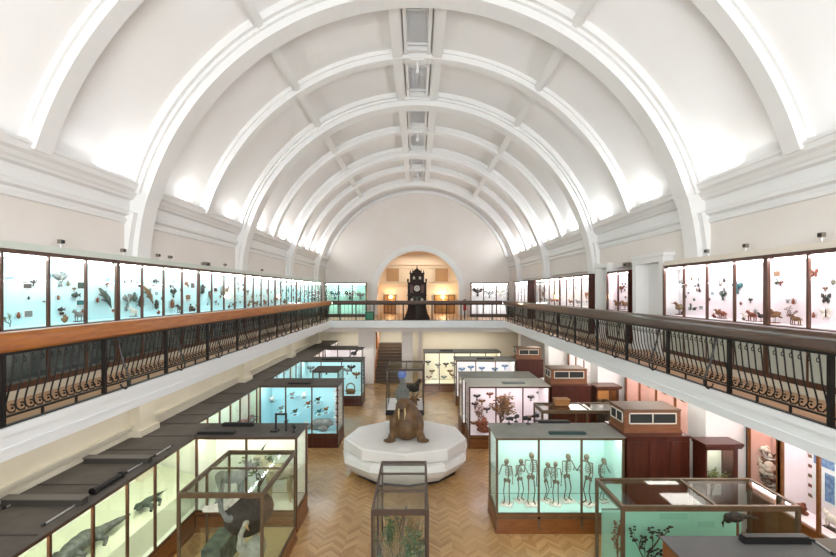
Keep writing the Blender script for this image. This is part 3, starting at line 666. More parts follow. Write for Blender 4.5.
# tall wall cases under the pink-lit gallery
def rwall(y0, n, pitch, label, inner, light):
    y1 = y0+n*pitch; t = thing('tall_display_case', (7.8, (y0+y1)/2, 0), label, 'display case', 'tall wall cases under the pink-lit gallery')
    f = MB(); f.box(7.5, 8.09, y0, y1, 0, .1); f.box(7.52, 8.09, y0, y1, .1, .93); f.box(7.5, 8.09, y0, y1, .93, .98); f.box(7.5, 8.09, y0, y1, 2.85, 2.95)
    for i in range(n+1): f.box(7.5, 7.55, max(y0, y0+i*pitch-.03), min(y1, y0+i*pitch+.03), .98, 2.85)
    f.box(7.5, 7.56, y0, y0+.07, .98, 2.85); f.box(7.5, 7.56, y1-.07, y1, .98, 2.85); f.box(7.56, 8.09, y0, y0+.02, .98, 2.85); f.box(7.56, 8.09, y1-.02, y1, .98, 2.85); f.build('frame', WOOD, t)
    MB().box(8.04, 8.09, y0+.02, y1-.02, .98, 2.85).box(7.57, 8.04, y0+.021, y0+.035, .98, 2.85).box(7.57, 8.04, y1-.035, y1-.021, .98, 2.85).build('back_panel', inner, t)
    for i in range(n): MB().box(7.52, 7.526, y0+i*pitch+.03, y0+(i+1)*pitch-.03, .98, 2.85).build('glass_pane', GLASS, t)
    MB().box(7.56, 7.62, y0+.1, y1-.1, 2.79, 2.83).build('light_strip', light, t)
    MB().box(7.56, 8.03, y0+.08, y1-.08, .98, 1.0).build('display_floor', inner, t)
rwall(4.84, 5, .9, 'bright tall wall case with blue picture card, nearest under the pink-lit gallery', B_PINK, L_PINK)
rwall(9.35, 1, .92, 'salmon-backed one-pane wall case beside the nearest pier', B_SALM, L_PINK)
rwall(11.05, 5, 1.05, 'salmon-backed wall case glimpsed behind the nearest wooden ventilation box', B_SALM, L_PINK)
rwall(17.2, 5, 1.05, 'white-lit wall case glimpsed beyond the second pier', B_WHITE, L_WHITE)
# free-standing glass cases
V('glass_case', 'low bronze-framed all-glass case between the skeleton and shrub cases', 3.45, 6.0, 12.5, 13.4, 2.2, .5, {'f': 2, 'l': 1, 'r': 1, 'b': 2}, bars=[('x', 4.8)], inner=GREYP, light=None, fr=BRONZE, pane=GLASSG)
V('glass_case', 'narrow dark-framed glass case of green plants in front of the walrus plinth', -.745, .185, 7.2, 9.3, 2.0, .35, {'f': 1, 'l': 2, 'r': 2, 'b': 1}, bars=[('y', 7.92), ('y', 8.68)], inner=mat('earth_floor', '6d5b40', .9), light=None, fr=FRAMED, basem=FRAMED, t=.04, pane=GLASSG)
V('glass_case', 'open bronze-framed glass case holding the black ostrich and pale long-necked bird', -4.17, -2.68, 7.8, 9.94, 2.0, .3, {'f': 1, 'l': 2, 'r': 1, 'b': 1}, bars=[('y', 8.95)], inner=mat('straw_floor', 'b7a878', .9), light=None, fr=BRONZE, t=.046, pane=GLASSG)
V('glass_case', 'wide bronze-framed glass case with aqua backboard and branches', 3.33, 6.25, 7.33, 8.45, 2.0, .4, {'f': 1, 'l': 1, 'r': 1, 'b': 1}, bars=[('x', 4.9)], inner=B_AQUA, light=None, fr=BRONZE, t=.055, pane=GLASSG, outer=GREYP)
V('glass_case', 'tall glass case with black base standing behind the walrus', -1.41, .28, 20.1, 22.5, 2.05, .18, {'f': 1, 'l': 2, 'r': 2, 'b': 1}, bars=[('x', -.52)], inner=B_WHITE, light=None, fr=FRAMED, basem=BLACK, t=.035)
V('peninsula_case', 'dark-topped case nearest the camera with golden wooden end panel', 3.3, 5.25, 4.7, 6.06, 2.2, .42, {'f': 2}, group=PG, top=mat('slate_top', '5b5b59', .75, col2='626260', scale=2), fr=WOOD, inner=B_WHITE, light=L_WHITE)
V('peninsula_case', 'brown-grey topped case abutting the nearest dark-topped case', 5.31, 7.4, 4.7, 6.0, 2.2, .42, {'f': 2}, group=PG, top=mat('brown_grey_top', '5f564c', .75), fr=WOOD, inner=B_WHITE, light=L_WHITE)

# ------------------------------------------------------------------ the plinth and the walrus
PLW = mat('plinth_white', 'dcdcd8', .5, col2='e3e2de', scale=1.5)
pc = (-.37, 14.1)
t = thing('walrus_plinth', (pc[0], pc[1], 0), 'big white two-tiered iceberg plinth in the middle of the parquet floor', 'plinth')
rr = random.Random(3)
def tier(prof, n, jit, a0, sy=.9):
    js = [1+rr.uniform(-jit, jit) for _ in range(n)]; m = MB(); vs = []; fs = []
    for r_, z_ in prof:
        for j in range(n):
            a = a0+2*PI*j/n; vs.append((pc[0]+r_*js[j]*math.cos(a), pc[1]+sy*r_*js[j]*math.sin(a), z_))
    k = len(prof)
    for i in range(k-1):
        for j in range(n): fs.append((i*n+j, i*n+(j+1) % n, (i+1)*n+(j+1) % n, (i+1)*n+j))
    fs += [tuple(range(n))[::-1], tuple(range((k-1)*n, k*n))]
    return m.add(vs, fs)
tier([(1.6, 0), (1.6, .1)], 11, .01, .2).build('dark_toe', BLACK, t)
tier([(1.66, .1), (1.86, .28), (1.98, .46), (1.93, .6), (1.8, .68)], 11, .02, .2).build('lower_tier', PLW, t)
tier([(1.72, .68), (1.9, .72), (1.88, 1.0), (1.84, 1.03)], 9, .02, .52).build('upper_tier', PLW, t)
MB().box(-.55, -.22, 12.72, 12.95, 1.03, 1.04).build('label_plate', WHITE, t)
def blob(name, parts, material, parent, voxel=.04, smooth=4, disp=0):
    m = MB()
    for p_ in parts:
        if p_[0] == 'e': m.ell(p_[1], p_[2], 16, p_[3] if len(p_) > 3 else None)
        else: m.tube(p_[1], p_[2], 12)
    me = m.mesh(name+'_src', [material]); o = bpy.data.objects.new(name+'_src', me); COL.objects.link(o)
    a = o.modifiers.new('r', 'REMESH'); a.mode = 'VOXEL'; a.voxel_size = voxel; a.use_smooth_shade = True
    s2 = o.modifiers.new('s', 'SMOOTH'); s2.iterations = smooth; s2.factor = .6
    dg = bpy.context.evaluated_depsgraph_get(); me2 = bpy.data.meshes.new_from_object(o.evaluated_get(dg)); me2.name = name
    bpy.data.objects.remove(o); me2.materials.clear(); me2.materials.append(material)
    me2.polygons.foreach_set('use_smooth', [True]*len(me2.polygons))
    if disp:
        for v in me2.vertices: v.co += v.normal*disp*(noise.noise(v.co*5)+.5*noise.noise(v.co*13))
    if parent is not None: me2.transform(Matrix.Translation(-Vector(parent['_org'])))
    else:
        lo = [min(v.co[i] for v in me2.vertices) for i in range(3)]; hi = [max(v.co[i] for v in me2.vertices) for i in range(3)]
        og = Vector(((lo[0]+hi[0])/2, (lo[1]+hi[1])/2, lo[2])); me2.transform(Matrix.Translation(-og))
    ob = bpy.data.objects.new(name, me2); COL.objects.link(ob)
    if parent is not None: ob.parent = parent; ob['_org'] = parent['_org']
    else: ob.location = og; ob['_org'] = tuple(og)
    return ob
WAL = mat('walrus_hide', '4a3319', .55, col2='664a29', scale=4, bump=.6, detail=8)
wx, wy, wz = -.33, 13.75, 1.03
wr = thing('walrus', (wx, wy, wz), 'huge brown stuffed walrus with ivory tusks rearing on the white plinth', 'walrus')
P = lambda x, y, z_: (wx+x, wy+y, wz+z_)
blob('body', [('e', P(0, .05, .38), (.46, .52, .44)), ('e', P(0, .1, .62), (.43, .46, .42)), ('e', P(-.02, .1, .85), (.34, .36, .32)), ('e', P(-.08, .02, 1.02), (.25, .28, .22)),
              ('e', P(-.12, -.12, 1.08), (.2, .22, .16)), ('e', P(-.14, -.25, 1.02), (.17, .13, .11)), ('e', P(-.2, -.3, 1.0), (.09, .09, .08)), ('e', P(-.07, -.3, 1.0), (.09, .09, .08)),
              ('e', P(.02, .7, .38), (.5, .65, .4)), ('e', P(.03, 1.2, .22), (.38, .5, .22)), ('e', P(.03, 1.55, .08), (.36, .22, .07)),
              ('e', P(-.4, -.1, .4), (.13, .17, .34)), ('e', P(.4, -.1, .4), (.13, .17, .34)), ('e', P(-.43, -.25, .15), (.12, .17, .13)), ('e', P(.43, -.25, .15), (.12, .17, .13)),
              ('e', P(-.5, -.34, .045), (.2, .16, .05)), ('e', P(.5, -.34, .045), (.2, .16, .05))], WAL, wr, .035, 3, .012)
IV = mat('ivory', 'd9bd8a', .35)
for s in (-1, 1):
    MB().tube([P(-.135+s*.085, -.36, 1.0), P(-.135+s*.095, -.4, .86), P(-.135+s*.085, -.39, .68)], [.028, .024, .008], 8).build('tusk', IV, wr, True)
    MB().ell(P(-.13+s*.1, -.27, 1.15), .018, 8).build('eye', BLACK, wr)
    q = MB()
    for i in range(12):
        a = R.uniform(-.05, .05); b2 = R.uniform(-.04, .03); q.tube([P(-.135+s*.07+a, -.36, .99+b2), P(-.135+s*.1+a*1.6, -.43, .95+b2)], .003, 4)
    q.build('whiskers', mat('whisker', '5c4a32', .6), wr)
MB().ell(P(-.16, -.375, 1.09), (.022, .015, .014), 8).ell(P(-.1, -.375, 1.09), (.022, .015, .014), 8).ell(P(-.135, -.365, .93), (.05, .03, .03), 8).build('nostrils', mat('dark_nose', '1d130b', .5), wr)

# ------------------------------------------------------------------ specimens
def M_(n, c, c2=None, **k): return mat(n, c, .7, col2=c2, scale=14, **k)
DK = M_('dark_feathers', '26221f', '3a332c'); BR = M_('brown_feathers', '6a4a2c', '84603a'); GY = M_('grey_feathers', '6f716e', '888a86'); PL_ = M_('pale_feathers', 'cfc8b8', 'e2dccf')
RD = M_('russet_feathers', '6e3520', '84472c'); TL = M_('teal_feathers', '255a5e', '3c7a7e'); BE = M_('beak_horn', '3a2c1c'); BONE = M_('bone', '776f5b', '575041'); LEAF = M_('dried_leaf', '5e6b34', '7d8748')
STICK = M_('branch_bark', '4b3a2a', '5f4b37'); GRN = M_('plant_green', '2f4d22', '48692f'); STRAW = M_('straw_grass', '8f7347', 'a88b5a'); CARD = M_('card_white', 'dfe4e4'); INK = M_('print_grey', '6f8a92', '8aa3a8')
BLUE = M_('picture_blue', '4a6f98', '7a96b4'); DKG = M_('dark_green_scales', '2c3a30', '414f42'); WB_ = M_('wood_mount', '7b4a28')
SPM = {'dark': DK, 'brown': BR, 'grey': GY, 'pale': PL_, 'russet': RD, 'teal': TL, 'bone': BONE, 'blue': BLUE, 'green': DKG}
def rx(a): return Matrix.Rotation(a, 3, 'X')
def sp_bird(v):          # stands at the origin, 1 unit tall, facing -Y then turned
    m = MB(); t = (.5, .25, .75)[v % 3]
    m.ell((0, 0, .55), (.17, .3, .19), 10, rx(t)); m.ell((0, -.24-.05*math.cos(t*2), .82), (.1, .12, .1), 8); m.tube([(0, -.14, .62), (0, -.22, .8)], [.13, .09], 8)
    m.prism([(.2, .5), (.2, .42), (.62, .2-.1*(v % 2)), (.62, .26-.1*(v % 2))], 'x', -.08, .08)
    for s in (-1, 1): m.ell((s*.15, .06, .55), (.04, .27, .14), 8, rx(t))
    m.mt(1); m.tube([(0, -.34, .82), (0, -.5-.12*(v % 2), .8)], [.035, .004], 6)
    for s in (-1, 1): m.tube([(s*.06, .02, .4), (s*.06, -.02, .06)], .014, 5)
    m.mt(2); m.box(-.2, .2, -.22, .22, 0, .06); return m
def sp_wings(v):         # flat-mounted with open wings: back at y=0, facing -Y
    m = MB(); m.ell((0, -.1, .5), (.1, .09, .32), 8); m.ell((0, -.12, .86), (.08, .09, .09), 8)
    for s in (-1, 1):
        m.prism([(s*.06, .65), (s*.35, .9), (s*.62, .72-.1*v), (s*.4, .5), (s*.1, .38)], 'y', -.09, -.04)
    m.prism([(-.08, .25), (.08, .25), (.14, 0), (-.14, 0)], 'y', -.08, -.03); m.mt(1); m.tube([(0, -.2, .88), (0, -.3, .86)], [.03, .004], 6); m.tube([(0, 0, .5), (0, -.08, .5)], .03, 6); return m
def sp_butterfly(v):
    m = MB()
    for s in (-1, 1):
        m.prism([(s*.03, .5), (s*.2, .9), (s*.5, .95), (s*.48, .6), (s*.2, .46)], 'y', -.05, -.03); m.prism([(s*.03, .5), (s*.3, .46), (s*.38, .2), (s*.18, .05), (s*.05, .3)], 'y', -.045, -.025)
    m.mt(1); m.tube([(0, -.05, .2), (0, -.06, .8)], .035, 6); m.tube([(0, -.05, .8), (.06, -.05, .95)], .008, 4); m.tube([(0, -.05, .8), (-.06, -.05, .95)], .008, 4); m.tube([(0, 0, .5), (0, -.05, .5)], .02, 5); return m
def sp_beetle(v):
    m = MB(); m.ell((0, -.12, .45), (.26, .14, .38), 10); m.ell((0, -.12, .86), (.15, .1, .12), 8); m.mt(1)
    for s in (-1, 1):
        for z in (.25, .5, .72): m.tube([(s*.2, -.1, z), (s*.42, -.12, z+.08), (s*.5, -.02, z-.1)], .02, 4)
    m.tube([(0, 0, .45), (0, -.1, .45)], .05, 6); return m
def sp_shell(v):
    m = MB(); n = 26; pts = []; rad = []
    for i in range(n):
        a = i*.55; r = .3*(1-i/n); pts.append((r*math.cos(a), -.25+r*math.sin(a)*.6, .25+.7*i/n)); rad.append(.2*(1-i/n)+.01)
    m.tube(pts, rad, 8); m.ell((0, -.2, .2), (.22, .18, .2), 8); return m
def sp_fish(v):
    m = MB(); m.ell((0, -.12, .5), (.42, .08, .18), 12); m.prism([(.36, .5), (.6, .68), (.55, .5), (.6, .32)], 'y', -.14, -.1); m.prism([(-.1, .62), (.15, .8), (.2, .6)], 'y', -.14, -.1)
    m.prism([(-.05, .38), (.1, .22), (.15, .4)], 'y', -.14, -.1); m.mt(1); m.ell((-.3, -.19, .54), .03, 6); m.tube([(0, 0, .5), (0, -.1, .5)], .03, 6); return m
def sp_lizard(v):        # crawling up the backboard
    m = MB(); m.tube([(-.45, -.08, .95), (-.3, -.1, .8), (-.12, -.12, .62), (.08, -.12, .42), (.25, -.08, .2), (.42, -.05, 0)], [.05, .09, .12, .12, .06, .015], 8)
    m.mt(1)
    for (x, z) in ((-.2, .7), (.05, .45)):
        for s in (-1, 1): m.tube([(x, -.08, z), (x+s*.16, -.1, z+s*.1), (x+s*.2, -.02, z+s*.02)], .028, 5)
    m.tube([(0, 0, .5), (0, -.1, .5)], .03, 6); return m
def sp_card(v):
    m = MB(); m.mt(1); m.box(-.5, .5, -.03, 0, 0, .7); m.mt(0); m.box(-.43, .43, -.036, -.03, .07, .63) if v % 2 else m.box(-.44, .44, -.036, -.03, .2, .62).box(-.4, .4, -.036, -.03, .08, .12); return m
def sp_skull(v):
    m = MB(); m.ell((0, .05, .55), (.3, .35, .32), 12); m.ell((0, -.32, .38), (.16, .25, .15), 8); m.box(-.14, .14, -.5, -.1, .1, .2); m.mt(1)
    for s in (-1, 1): m.ell((s*.13, -.25, .56), (.08, .07, .08), 8); m.tube([(s*.2, .1, .75), (s*.45, .15, 1.0), (s*.5, .1, 1.25)], [.05, .04, .01], 6)
    m.mt(0); m.box(-.1, .1, -.05, .15, 0, .3); return m
def sp_branch(v):
    m = MB(); rr = random.Random(v)
    def br(p, d, L, r, k):
        q = [p+d*(L*t)+Vector((rr.uniform(-.03, .03), rr.uniform(-.03, .03), 0))*t for t in (0, .5, 1)]; m.mt(0); m.tube(q, r, 5, r*.6)
        if k:
            for _ in range(3 if v < 20 or v > 30 else 5):
                e = (d+Vector((rr.uniform(-.9, .9), rr.uniform(-.7, .7), rr.uniform(-.2, .6)))).normalized(); br(q[rr.choice((1, 2))], e, L*.7, r*.6, k-1)
        else:
            m.mt(1)
            for _ in range(3):
                c = q[2]+Vector((rr.uniform(-.05, .05), rr.uniform(-.05, .05), rr.uniform(-.05, .05))); m.ell(c, (.035, .03, .012), 6)
    br(Vector((0, 0, 0)), Vector((.1, 0, 1)).normalized(), .36, .03, 3); return m
def sp_skeleton(v):      # upright primate skeleton on a small base, 1 unit tall
    m = MB(); rr = random.Random(v); b = rr.uniform(-.05, .05)
    m.tube([(0, 0, .48), (b, .04, .6), (b, .03, .72), (0, -.02, .84)], .016, 6); m.ell((0, -.05, .91), (.05, .065, .06), 10); m.box(-.025, .025, -.12, -.06, .84, .88)
    for k in range(6):
        z = .62+k*.033; r_ = .075-.006*abs(k-2)
        m.tube([(b+r_*math.cos(a), .0+.8*r_*math.sin(a)-.02, z) for a in [2*PI*i/12 for i in range(12)]], .006, 4, closed=True)
    for s in (-1, 1):
        m.ell((s*.04, .01, .49), (.04, .02, .05), 8); m.tube([(s*.02, 0, .8), (s*.1, 0, .81)], .009, 5)
        k = rr.uniform(-.05, .12); e = (s*(.13+k*.3), -.03-k, .64); h_ = (s*(.12+k), -.1-k*.6, .5+k*2)
        m.tube([(s*.1, 0, .81), e], .011, 5); m.tube([e, h_], .009, 5)
        for f in (-1, 0, 1): m.tube([h_, (h_[0]+f*.018, h_[1]-.02, h_[2]-.06)], .004, 4)
        kn = (s*.06, -.06, .27); m.tube([(s*.05, 0, .47), kn], .013, 5); m.tube([kn, (s*.055, .02, .05)], .011, 5); m.tube([(s*.055, .03, .045), (s*.06, -.09, .035)], .012, 5)
    m.mt(1); m.box(-.13, .13, -.14, .1, 0, .03); m.tube([(0, .06, .03), (0, .05, .6)], .006, 5); return m
def sp_coral(v):
    m = MB(); rr = random.Random(v)
    for i in range(9):
        a = rr.uniform(0, 2*PI); r_ = rr.uniform(.05, .4); m.ell((r_*math.cos(a), -.2+.4*r_*math.sin(a), .25+rr.uniform(0, .4)), (rr.uniform(.1, .2),)*3, 8)
    m.ell((0, -.15, .15), (.4, .2, .16), 10); m.mt(1)
    for i in range(4): m.ell((rr.uniform(-.3, .3), -.33, rr.uniform(.2, .6)), .05, 6)
    return m
def sp_jar(v):
    m = MB(); m.lathe([(.02, 0), (.22, 0), (.24, .1), (.24, .7), (.16, .8), (.16, .9), (.02, .9)], n=12); m.mt(1); m.lathe([(.0, .9), (.18, .9), (.18, 1), (.0, 1)], n=12); return m
def sp_mammal(v):        # small four-footed, standing along X
    m = MB(); m.ell((0, 0, .5), (.36, .15, .19), 12); m.ell((-.3, 0, .6), (.14, .12, .15), 8); m.ell((-.48, 0, .74), (.14, .1, .1), 8); m.tube([(-.3, 0, .6), (-.45, 0, .72)], .1, 8); m.ell((-.62, 0, .69), (.09, .05, .05), 8)
    for s in (-1, 1): m.ell((-.42, s*.08, .85), (.03, .02, .06), 6)
    for x in (-.26, .26):
        for s in (-1, 1): m.tube([(x, s*.08, .45), (x+.03*(1 if x > 0 else -1), s*.08, .25), (x, s*.08, .04)], [.07, .04, .03], 6)
    m.tube([(.33, 0, .55), (.5, 0, .5), (.6, 0, .38)], [.04, .03, .01], 6); m.mt(1); m.box(-.4, .4, -.16, .16, 0, .04); return m
KINDS = {'bird': (sp_bird, 'bird_specimen'), 'wings': (sp_wings, 'spread_wing_bird_specimen'), 'butterfly': (sp_butterfly, 'butterfly_specimen'), 'beetle': (sp_beetle, 'beetle_specimen'), 'shell': (sp_shell, 'spiral_shell'),
         'fish': (sp_fish, 'fish_specimen'), 'lizard': (sp_lizard, 'lizard_specimen'), 'card': (sp_card, 'display_card'), 'skull': (sp_skull, 'animal_skull'), 'branch': (sp_branch, 'dried_branch'),
         'skeleton': (sp_skeleton, 'primate_skeleton'), 'coral': (sp_coral, 'coral_specimen'), 'jar': (sp_jar, 'specimen_jar'), 'mammal': (sp_mammal, 'small_mammal_specimen')}
LIB = {}
def spec(kind, v, colr, loc, rz, sc, label, cat, group):
    key = (kind, v, colr)
    if key not in LIB:
        fn, nm_ = KINDS[kind]; mats = [SPM[colr], BE if kind not in ('card',) else CARD, WB_]
        if kind == 'card': mats = [SPM[colr] if colr != 'pale' else INK, CARD]
        if kind == 'branch': mats = [STICK, SPM[colr] if colr != 'green' else LEAF]
        if kind == 'skeleton': mats = [BONE, PL_]
        if kind == 'shell': mats = [SPM[colr]]
        mb = fn(v); me = mb.mesh(nm_, mats, smooth=kind not in ('card',)); LIB[key] = bpy.data.objects.new(nm_, me)
        o = LIB[key]
    else: o = LIB[key].copy()
    if o.name not in COL.objects: COL.objects.link(o)
    o.location = loc; o.rotation_euler = (0, 0, rz); o.scale = (sc, sc, sc) if not isinstance(sc, tuple) else sc
    return tag(o, label, cat, group)
NOUN = {'bird': 'mounted bird', 'wings': 'spread-winged bird', 'butterfly': 'pinned butterfly', 'beetle': 'pinned beetle', 'shell': 'spiral shell', 'fish': 'mounted fish', 'lizard': 'mounted lizard', 'card': 'text card',
        'skull': 'horned skull', 'coral': 'coral lump', 'jar': 'specimen jar', 'mammal': 'small mammal', 'branch': 'leafy branch', 'skeleton': 'primate skeleton'}
CATS = {'bird': 'bird', 'wings': 'bird', 'butterfly': 'butterfly', 'beetle': 'beetle', 'shell': 'shell', 'fish': 'fish', 'lizard': 'lizard', 'card': 'card', 'skull': 'skull', 'coral': 'coral', 'jar': 'jar', 'mammal': 'stuffed animal', 'branch': 'branch', 'skeleton': 'skeleton'}
STANDS = {'bird', 'shell', 'skull', 'coral', 'jar', 'mammal', 'branch', 'skeleton'}
ZDECK = 4.926
def gal(s, pane_y0, pitch, k, kinds, tail, group, seed, hand=None):
    """A few specimens behind one gallery pane: wall-mounted ones touch the backboard, the others stand on its floor."""
    rr = random.Random(seed); used = set(); xb = s*6.715
    extra = [(rr.choice(['card', 'beetle', 'wings', 'butterfly', 'beetle', 'shell'] if s > 0 else ['card', 'beetle', 'wings', 'fish', 'beetle', 'shell']), rr.choice(['dark', 'brown', 'grey', 'bone', 'russet']), fx, rr.choice([.16, .36, .56, .66]), rr.uniform(.09, .16) if kq else .14) for kq, fx in enumerate((.3, .62, .85, .45))]
    if pane_y0 > 20: extra = []
    for j, (kd, colr, fx, fz, sc) in enumerate((hand or kinds)+extra):
        sc *= .85 if s > 0 else .92
        y = (pane_y0+pitch*fx)*(1.05 if kd in STANDS else 1.065); y = min(y, next(e for e in ((29.45,) if s < 0 else (11.4, 14.85, 24.0)) if pane_y0 < e)-.06*j*(y > 11)); lvl = 'low' if fz < .3 else ('high' if fz > .72 else 'midway'); z = ZDECK+fz*1.12
        side = 'nearer' if fx < .5 else 'farther'
        if kd in STANDS: z = ZDECK; x = s*(6.6 if kd not in ('mammal',) else 6.55); lvl = 'standing'
        else: x = xb
        lb = '%s %s %s on %s side, %s pane %s' % (colr, NOUN[kd], lvl, side, ORD[k], tail)
        if lb in USED: lb = lb.replace(' on %s side' % side, ' on %s edge' % side)
        if lb in USED: continue
        spec(kd, j % 2 if kd not in ('branch', 'coral') else j, colr, (x, y, z-(.0 if kd in STANDS else sc*.5)), -PI/2 if s > 0 else PI/2, sc, lb, CATS[kd], group)
T1 = 'of cyan-lit gallery cases'; G1 = 'specimens in the cyan-lit gallery cases'
HL = {1: [('card', 'dark', .5, .62, .2), ('card', 'grey', .52, .2, .2), ('card', 'pale', .12, .72, .22), ('branch', 'green', .12, 0, .3), ('beetle', 'dark', .52, .42, .08)],
      2: [('wings', 'grey', .25, .74, .34), ('card', 'green', .82, .66, .24), ('card', 'teal', .8, .34, .24), ('fish', 'green', .62, .46, .26), ('beetle', 'russet', .2, .42, .12), ('shell', 'brown', .3, 0, .2), ('mammal', 'grey', .68, 0, .3), ('fish', 'dark', .25, .22, .2)],
      3: [('lizard', 'green', .55, .4, .5), ('card', 'pale', .65, .78, .16)],
      4: [('beetle', 'dark', .25, .72, .08), ('beetle', 'brown', .5, .74, .1), ('beetle', 'grey', .75, .72, .08), ('wings', 'grey', .35, .35, .36), ('beetle', 'green', .6, .4, .28), ('beetle', 'dark', .85, .3, .34), ('mammal', 'pale', .5, 0, .3)],
      5: [('lizard', 'brown', .2, .45, .5), ('fish', 'dark', .5, .76, .3), ('beetle', 'dark', .55, .22, .3), ('card', 'pale', .6, .5, .18)],
      6: [('card', 'pale', .5, .78, .16), ('wings', 'dark', .45, .5, .3), ('beetle', 'russet', .35, .22, .3), ('mammal', 'dark', .7, 0, .3)],
      7: [('card', 'russet', .2, .75, .25), ('card', 'dark', .6, .72, .28), ('card', 'brown', .3, .4, .34), ('card', 'dark', .5, .1, .34)]}
rs = random.Random(11)
for k in range(27):
    kinds = []
    for q in range(4 if k < 16 else 3):
        kd = rs.choice(['wings', 'card', 'beetle', 'fish', 'mammal', 'bird', 'shell', 'wings', 'lizard'])
        kinds.append((kd, rs.choice(['dark', 'brown', 'grey', 'green', 'russet', 'dark']), .22+.56*(q % 2)+rs.uniform(-.05, .05), rs.choice([.2, .5, .78]) if q < 2 else rs.choice([.35, .6]), rs.uniform(.18, .34)))
    if k >= 1: gal(-1, GL+k*PL, PL, k, kinds, T1, G1, k, HL.get(k))
T2 = 'of pink-lit gallery cases'; G2 = 'specimens in the pink-lit gallery cases'
HR = {0: [('butterfly', 'brown', .5, .5, .2)],
      2: [('butterfly', 'russet', .85, .8, .2), ('butterfly', 'dark', .6, .42, .22), ('butterfly', 'brown', .25, .42, .2), ('butterfly', 'pale', .6, .2, .26), ('butterfly', 'russet', .25, .2, .2), ('beetle', 'dark', .3, .78, .1)],
      3: [('bird', 'brown', .75, 0, .34), ('beetle', 'green', .72, .68, .14), ('branch', 'russet', .35, 0, .44), ('card', 'brown', .72, .84, .2), ('mammal', 'brown', .15, 0, .26)],
      4: [('wings', 'teal', .85, .6, .32), ('bird', 'pale', .6, 0, .2), ('mammal', 'russet', .3, 0, .3), ('bird', 'dark', .12, 0, .24), ('beetle', 'russet', .75, .3, .1)],
      5: [('beetle', 'dark', .3, .74, .14), ('beetle', 'grey', .45, .7, .14), ('wings', 'green', .35, .45, .26), ('bird', 'brown', .5, 0, .26), ('mammal', 'russet', .25, 0, .28), ('card', 'pale', .75, .5, .14)],
      6: [('beetle', 'grey', .3, .78, .12), ('beetle', 'brown', .6, .8, .12), ('card', 'dark', .75, .5, .1), ('beetle', 'dark', .25, .55, .11), ('card', 'grey', .2, .2, .18), ('card', 'dark', .5, .16, .14), ('beetle', 'green', .8, .22, .14), ('card', 'green', .5, .36, .12)],
      7: [('wings', 'grey', .4, .7, .26), ('bird', 'brown', .45, 0, .42), ('card', 'dark', .6, .42, .16)]}
for k in range(8):
    y0 = 4.73+k*.85
    if k >= 1: gal(1, y0, .85, k, [('butterfly', 'brown', .3, .5, .22), ('beetle', 'dark', .7, .3, .14)], T2, G2, k, HR.get(k))
for k in range(2):
    gal(1, 13.4+.79*k, .79, k, [('bird', 'brown', .3, 0, .4), ('wings', 'russet', .7, .6, .3), ('beetle', 'dark', .3, .75, .12)], 'in lone brown-sided gallery case', 'specimens in the lone gallery case', k)
for k in range(9):
    y0 = 16.5+(.87*k if k < 4 else 4*.87+.82*(k-4))
    gal(1, y0, .84, k, [(rs.choice(['bird', 'wings']), rs.choice(['russet', 'grey', 'brown']), .3, .4, .34), (rs.choice(['card', 'wings']), rs.choice(['pale', 'grey']), .7, .7, .2)], 'of bright gallery cases beyond doorway', 'specimens in the bright gallery cases', k)
# cases against the far gallery wall
for x, z, sc, c_ in ((-5.6, 5.0, .5, 'teal'), (-4.6, 5.0, .5, 'green'), (-3.9, 5.0, .4, 'grey'), (4.1, 5.2, .5, 'dark'), (4.9, 5.1, .45, 'grey'), (5.6, 5.2, .5, 'pale')):
    spec('wings', 0, c_, (x, 30.64, z), 0, sc*1.3, '%s spread-winged bird in %s case against the far gallery wall' % (c_, 'green' if x < 0 else 'white'), 'bird', 'birds in the far gallery wall cases')

# ---- lower cases
# J: primate skeletons
SK = [(507, 460, 1.05), (520, 462, .98), (531, 455, 1.2), (546, 466, .9), (556, 464, .98), (567, 458, 1.1), (588, 455, 1.15), (602, 461, 1.0)]
SKN = ['bent-armed primate skeleton at the aisle end of the white-lit skeleton case', 'second primate skeleton from the aisle end of the skeleton case', 'tallest primate skeleton, third from the aisle, beside the first mullion', 'small crouched primate skeleton just past the first mullion of its case',
       'primate skeleton in the middle pane, between the small one and the tall one', 'tall primate skeleton at the far edge of the middle pane', 'primate skeleton reaching up in the pane next to the mahogany cabinet', 'last primate skeleton, closest to the mahogany cabinet']
for i, ((px, py, h_), lb) in enumerate(zip(SK, SKN)):
    Y = 10.72+.18*(i % 2); spec('skeleton', i, 'bone', ((px-417.5)*Y/F, Y, .45), (-.4, .3, 0, .8, -.5, .2, -.9, .5)[i], (h_*1.05, h_*1.05, h_*1.08), lb, 'skeleton', 'primate skeletons')
# I: birds and a shrub
spec('branch', 21, 'brown', (3.0, 16.4, .45), 0, (1.25, .8, 1.6), 'large leafless shrub in the middle pane of the shrub and birds case', 'shrub', None)
spec('branch', 5, 'russet', (2.25, 16.5, .45), 1, (1.0, .8, 1.2), 'reddish twig spray in the aisle-end pane of the shrub and birds case', 'branch', None)
spec('coral', 3, 'russet', (2.4, 16.3, .45), 0, .7, 'low reddish mound at the foot of the reddish twig spray', 'mound', None)
birdI = [(477, 397, 'dark'), (482, 402, 'brown'), (475, 405, 'dark'), (487, 410, 'dark'), (479, 414, 'grey'), (490, 395, 'russet'), (474, 424, 'brown'), (531, 398, 'dark'), (540, 394, 'grey'), (529, 418, 'brown'), (546, 400, 'dark')]
PLC = ['top aisle corner', 'upper twig', 'aisle edge', 'beside first mullion', 'above the mound', 'top beside first mullion', 'mound foot', 'upper last pane', 'top of last pane', 'low in last pane', 'last pane beside cabinet']
for i, ((px, py, c_), pl) in enumerate(zip(birdI, PLC)):
    Y = 17.1; spec('wings', i % 2, c_, ((px-417.5)*Y/F, Y+.04, H-(py-292)*Y/F-.12), 0, .25, '%s flying bird at %s of the shrub and birds case' % (c_, pl), 'bird', 'birds in the shrub case')
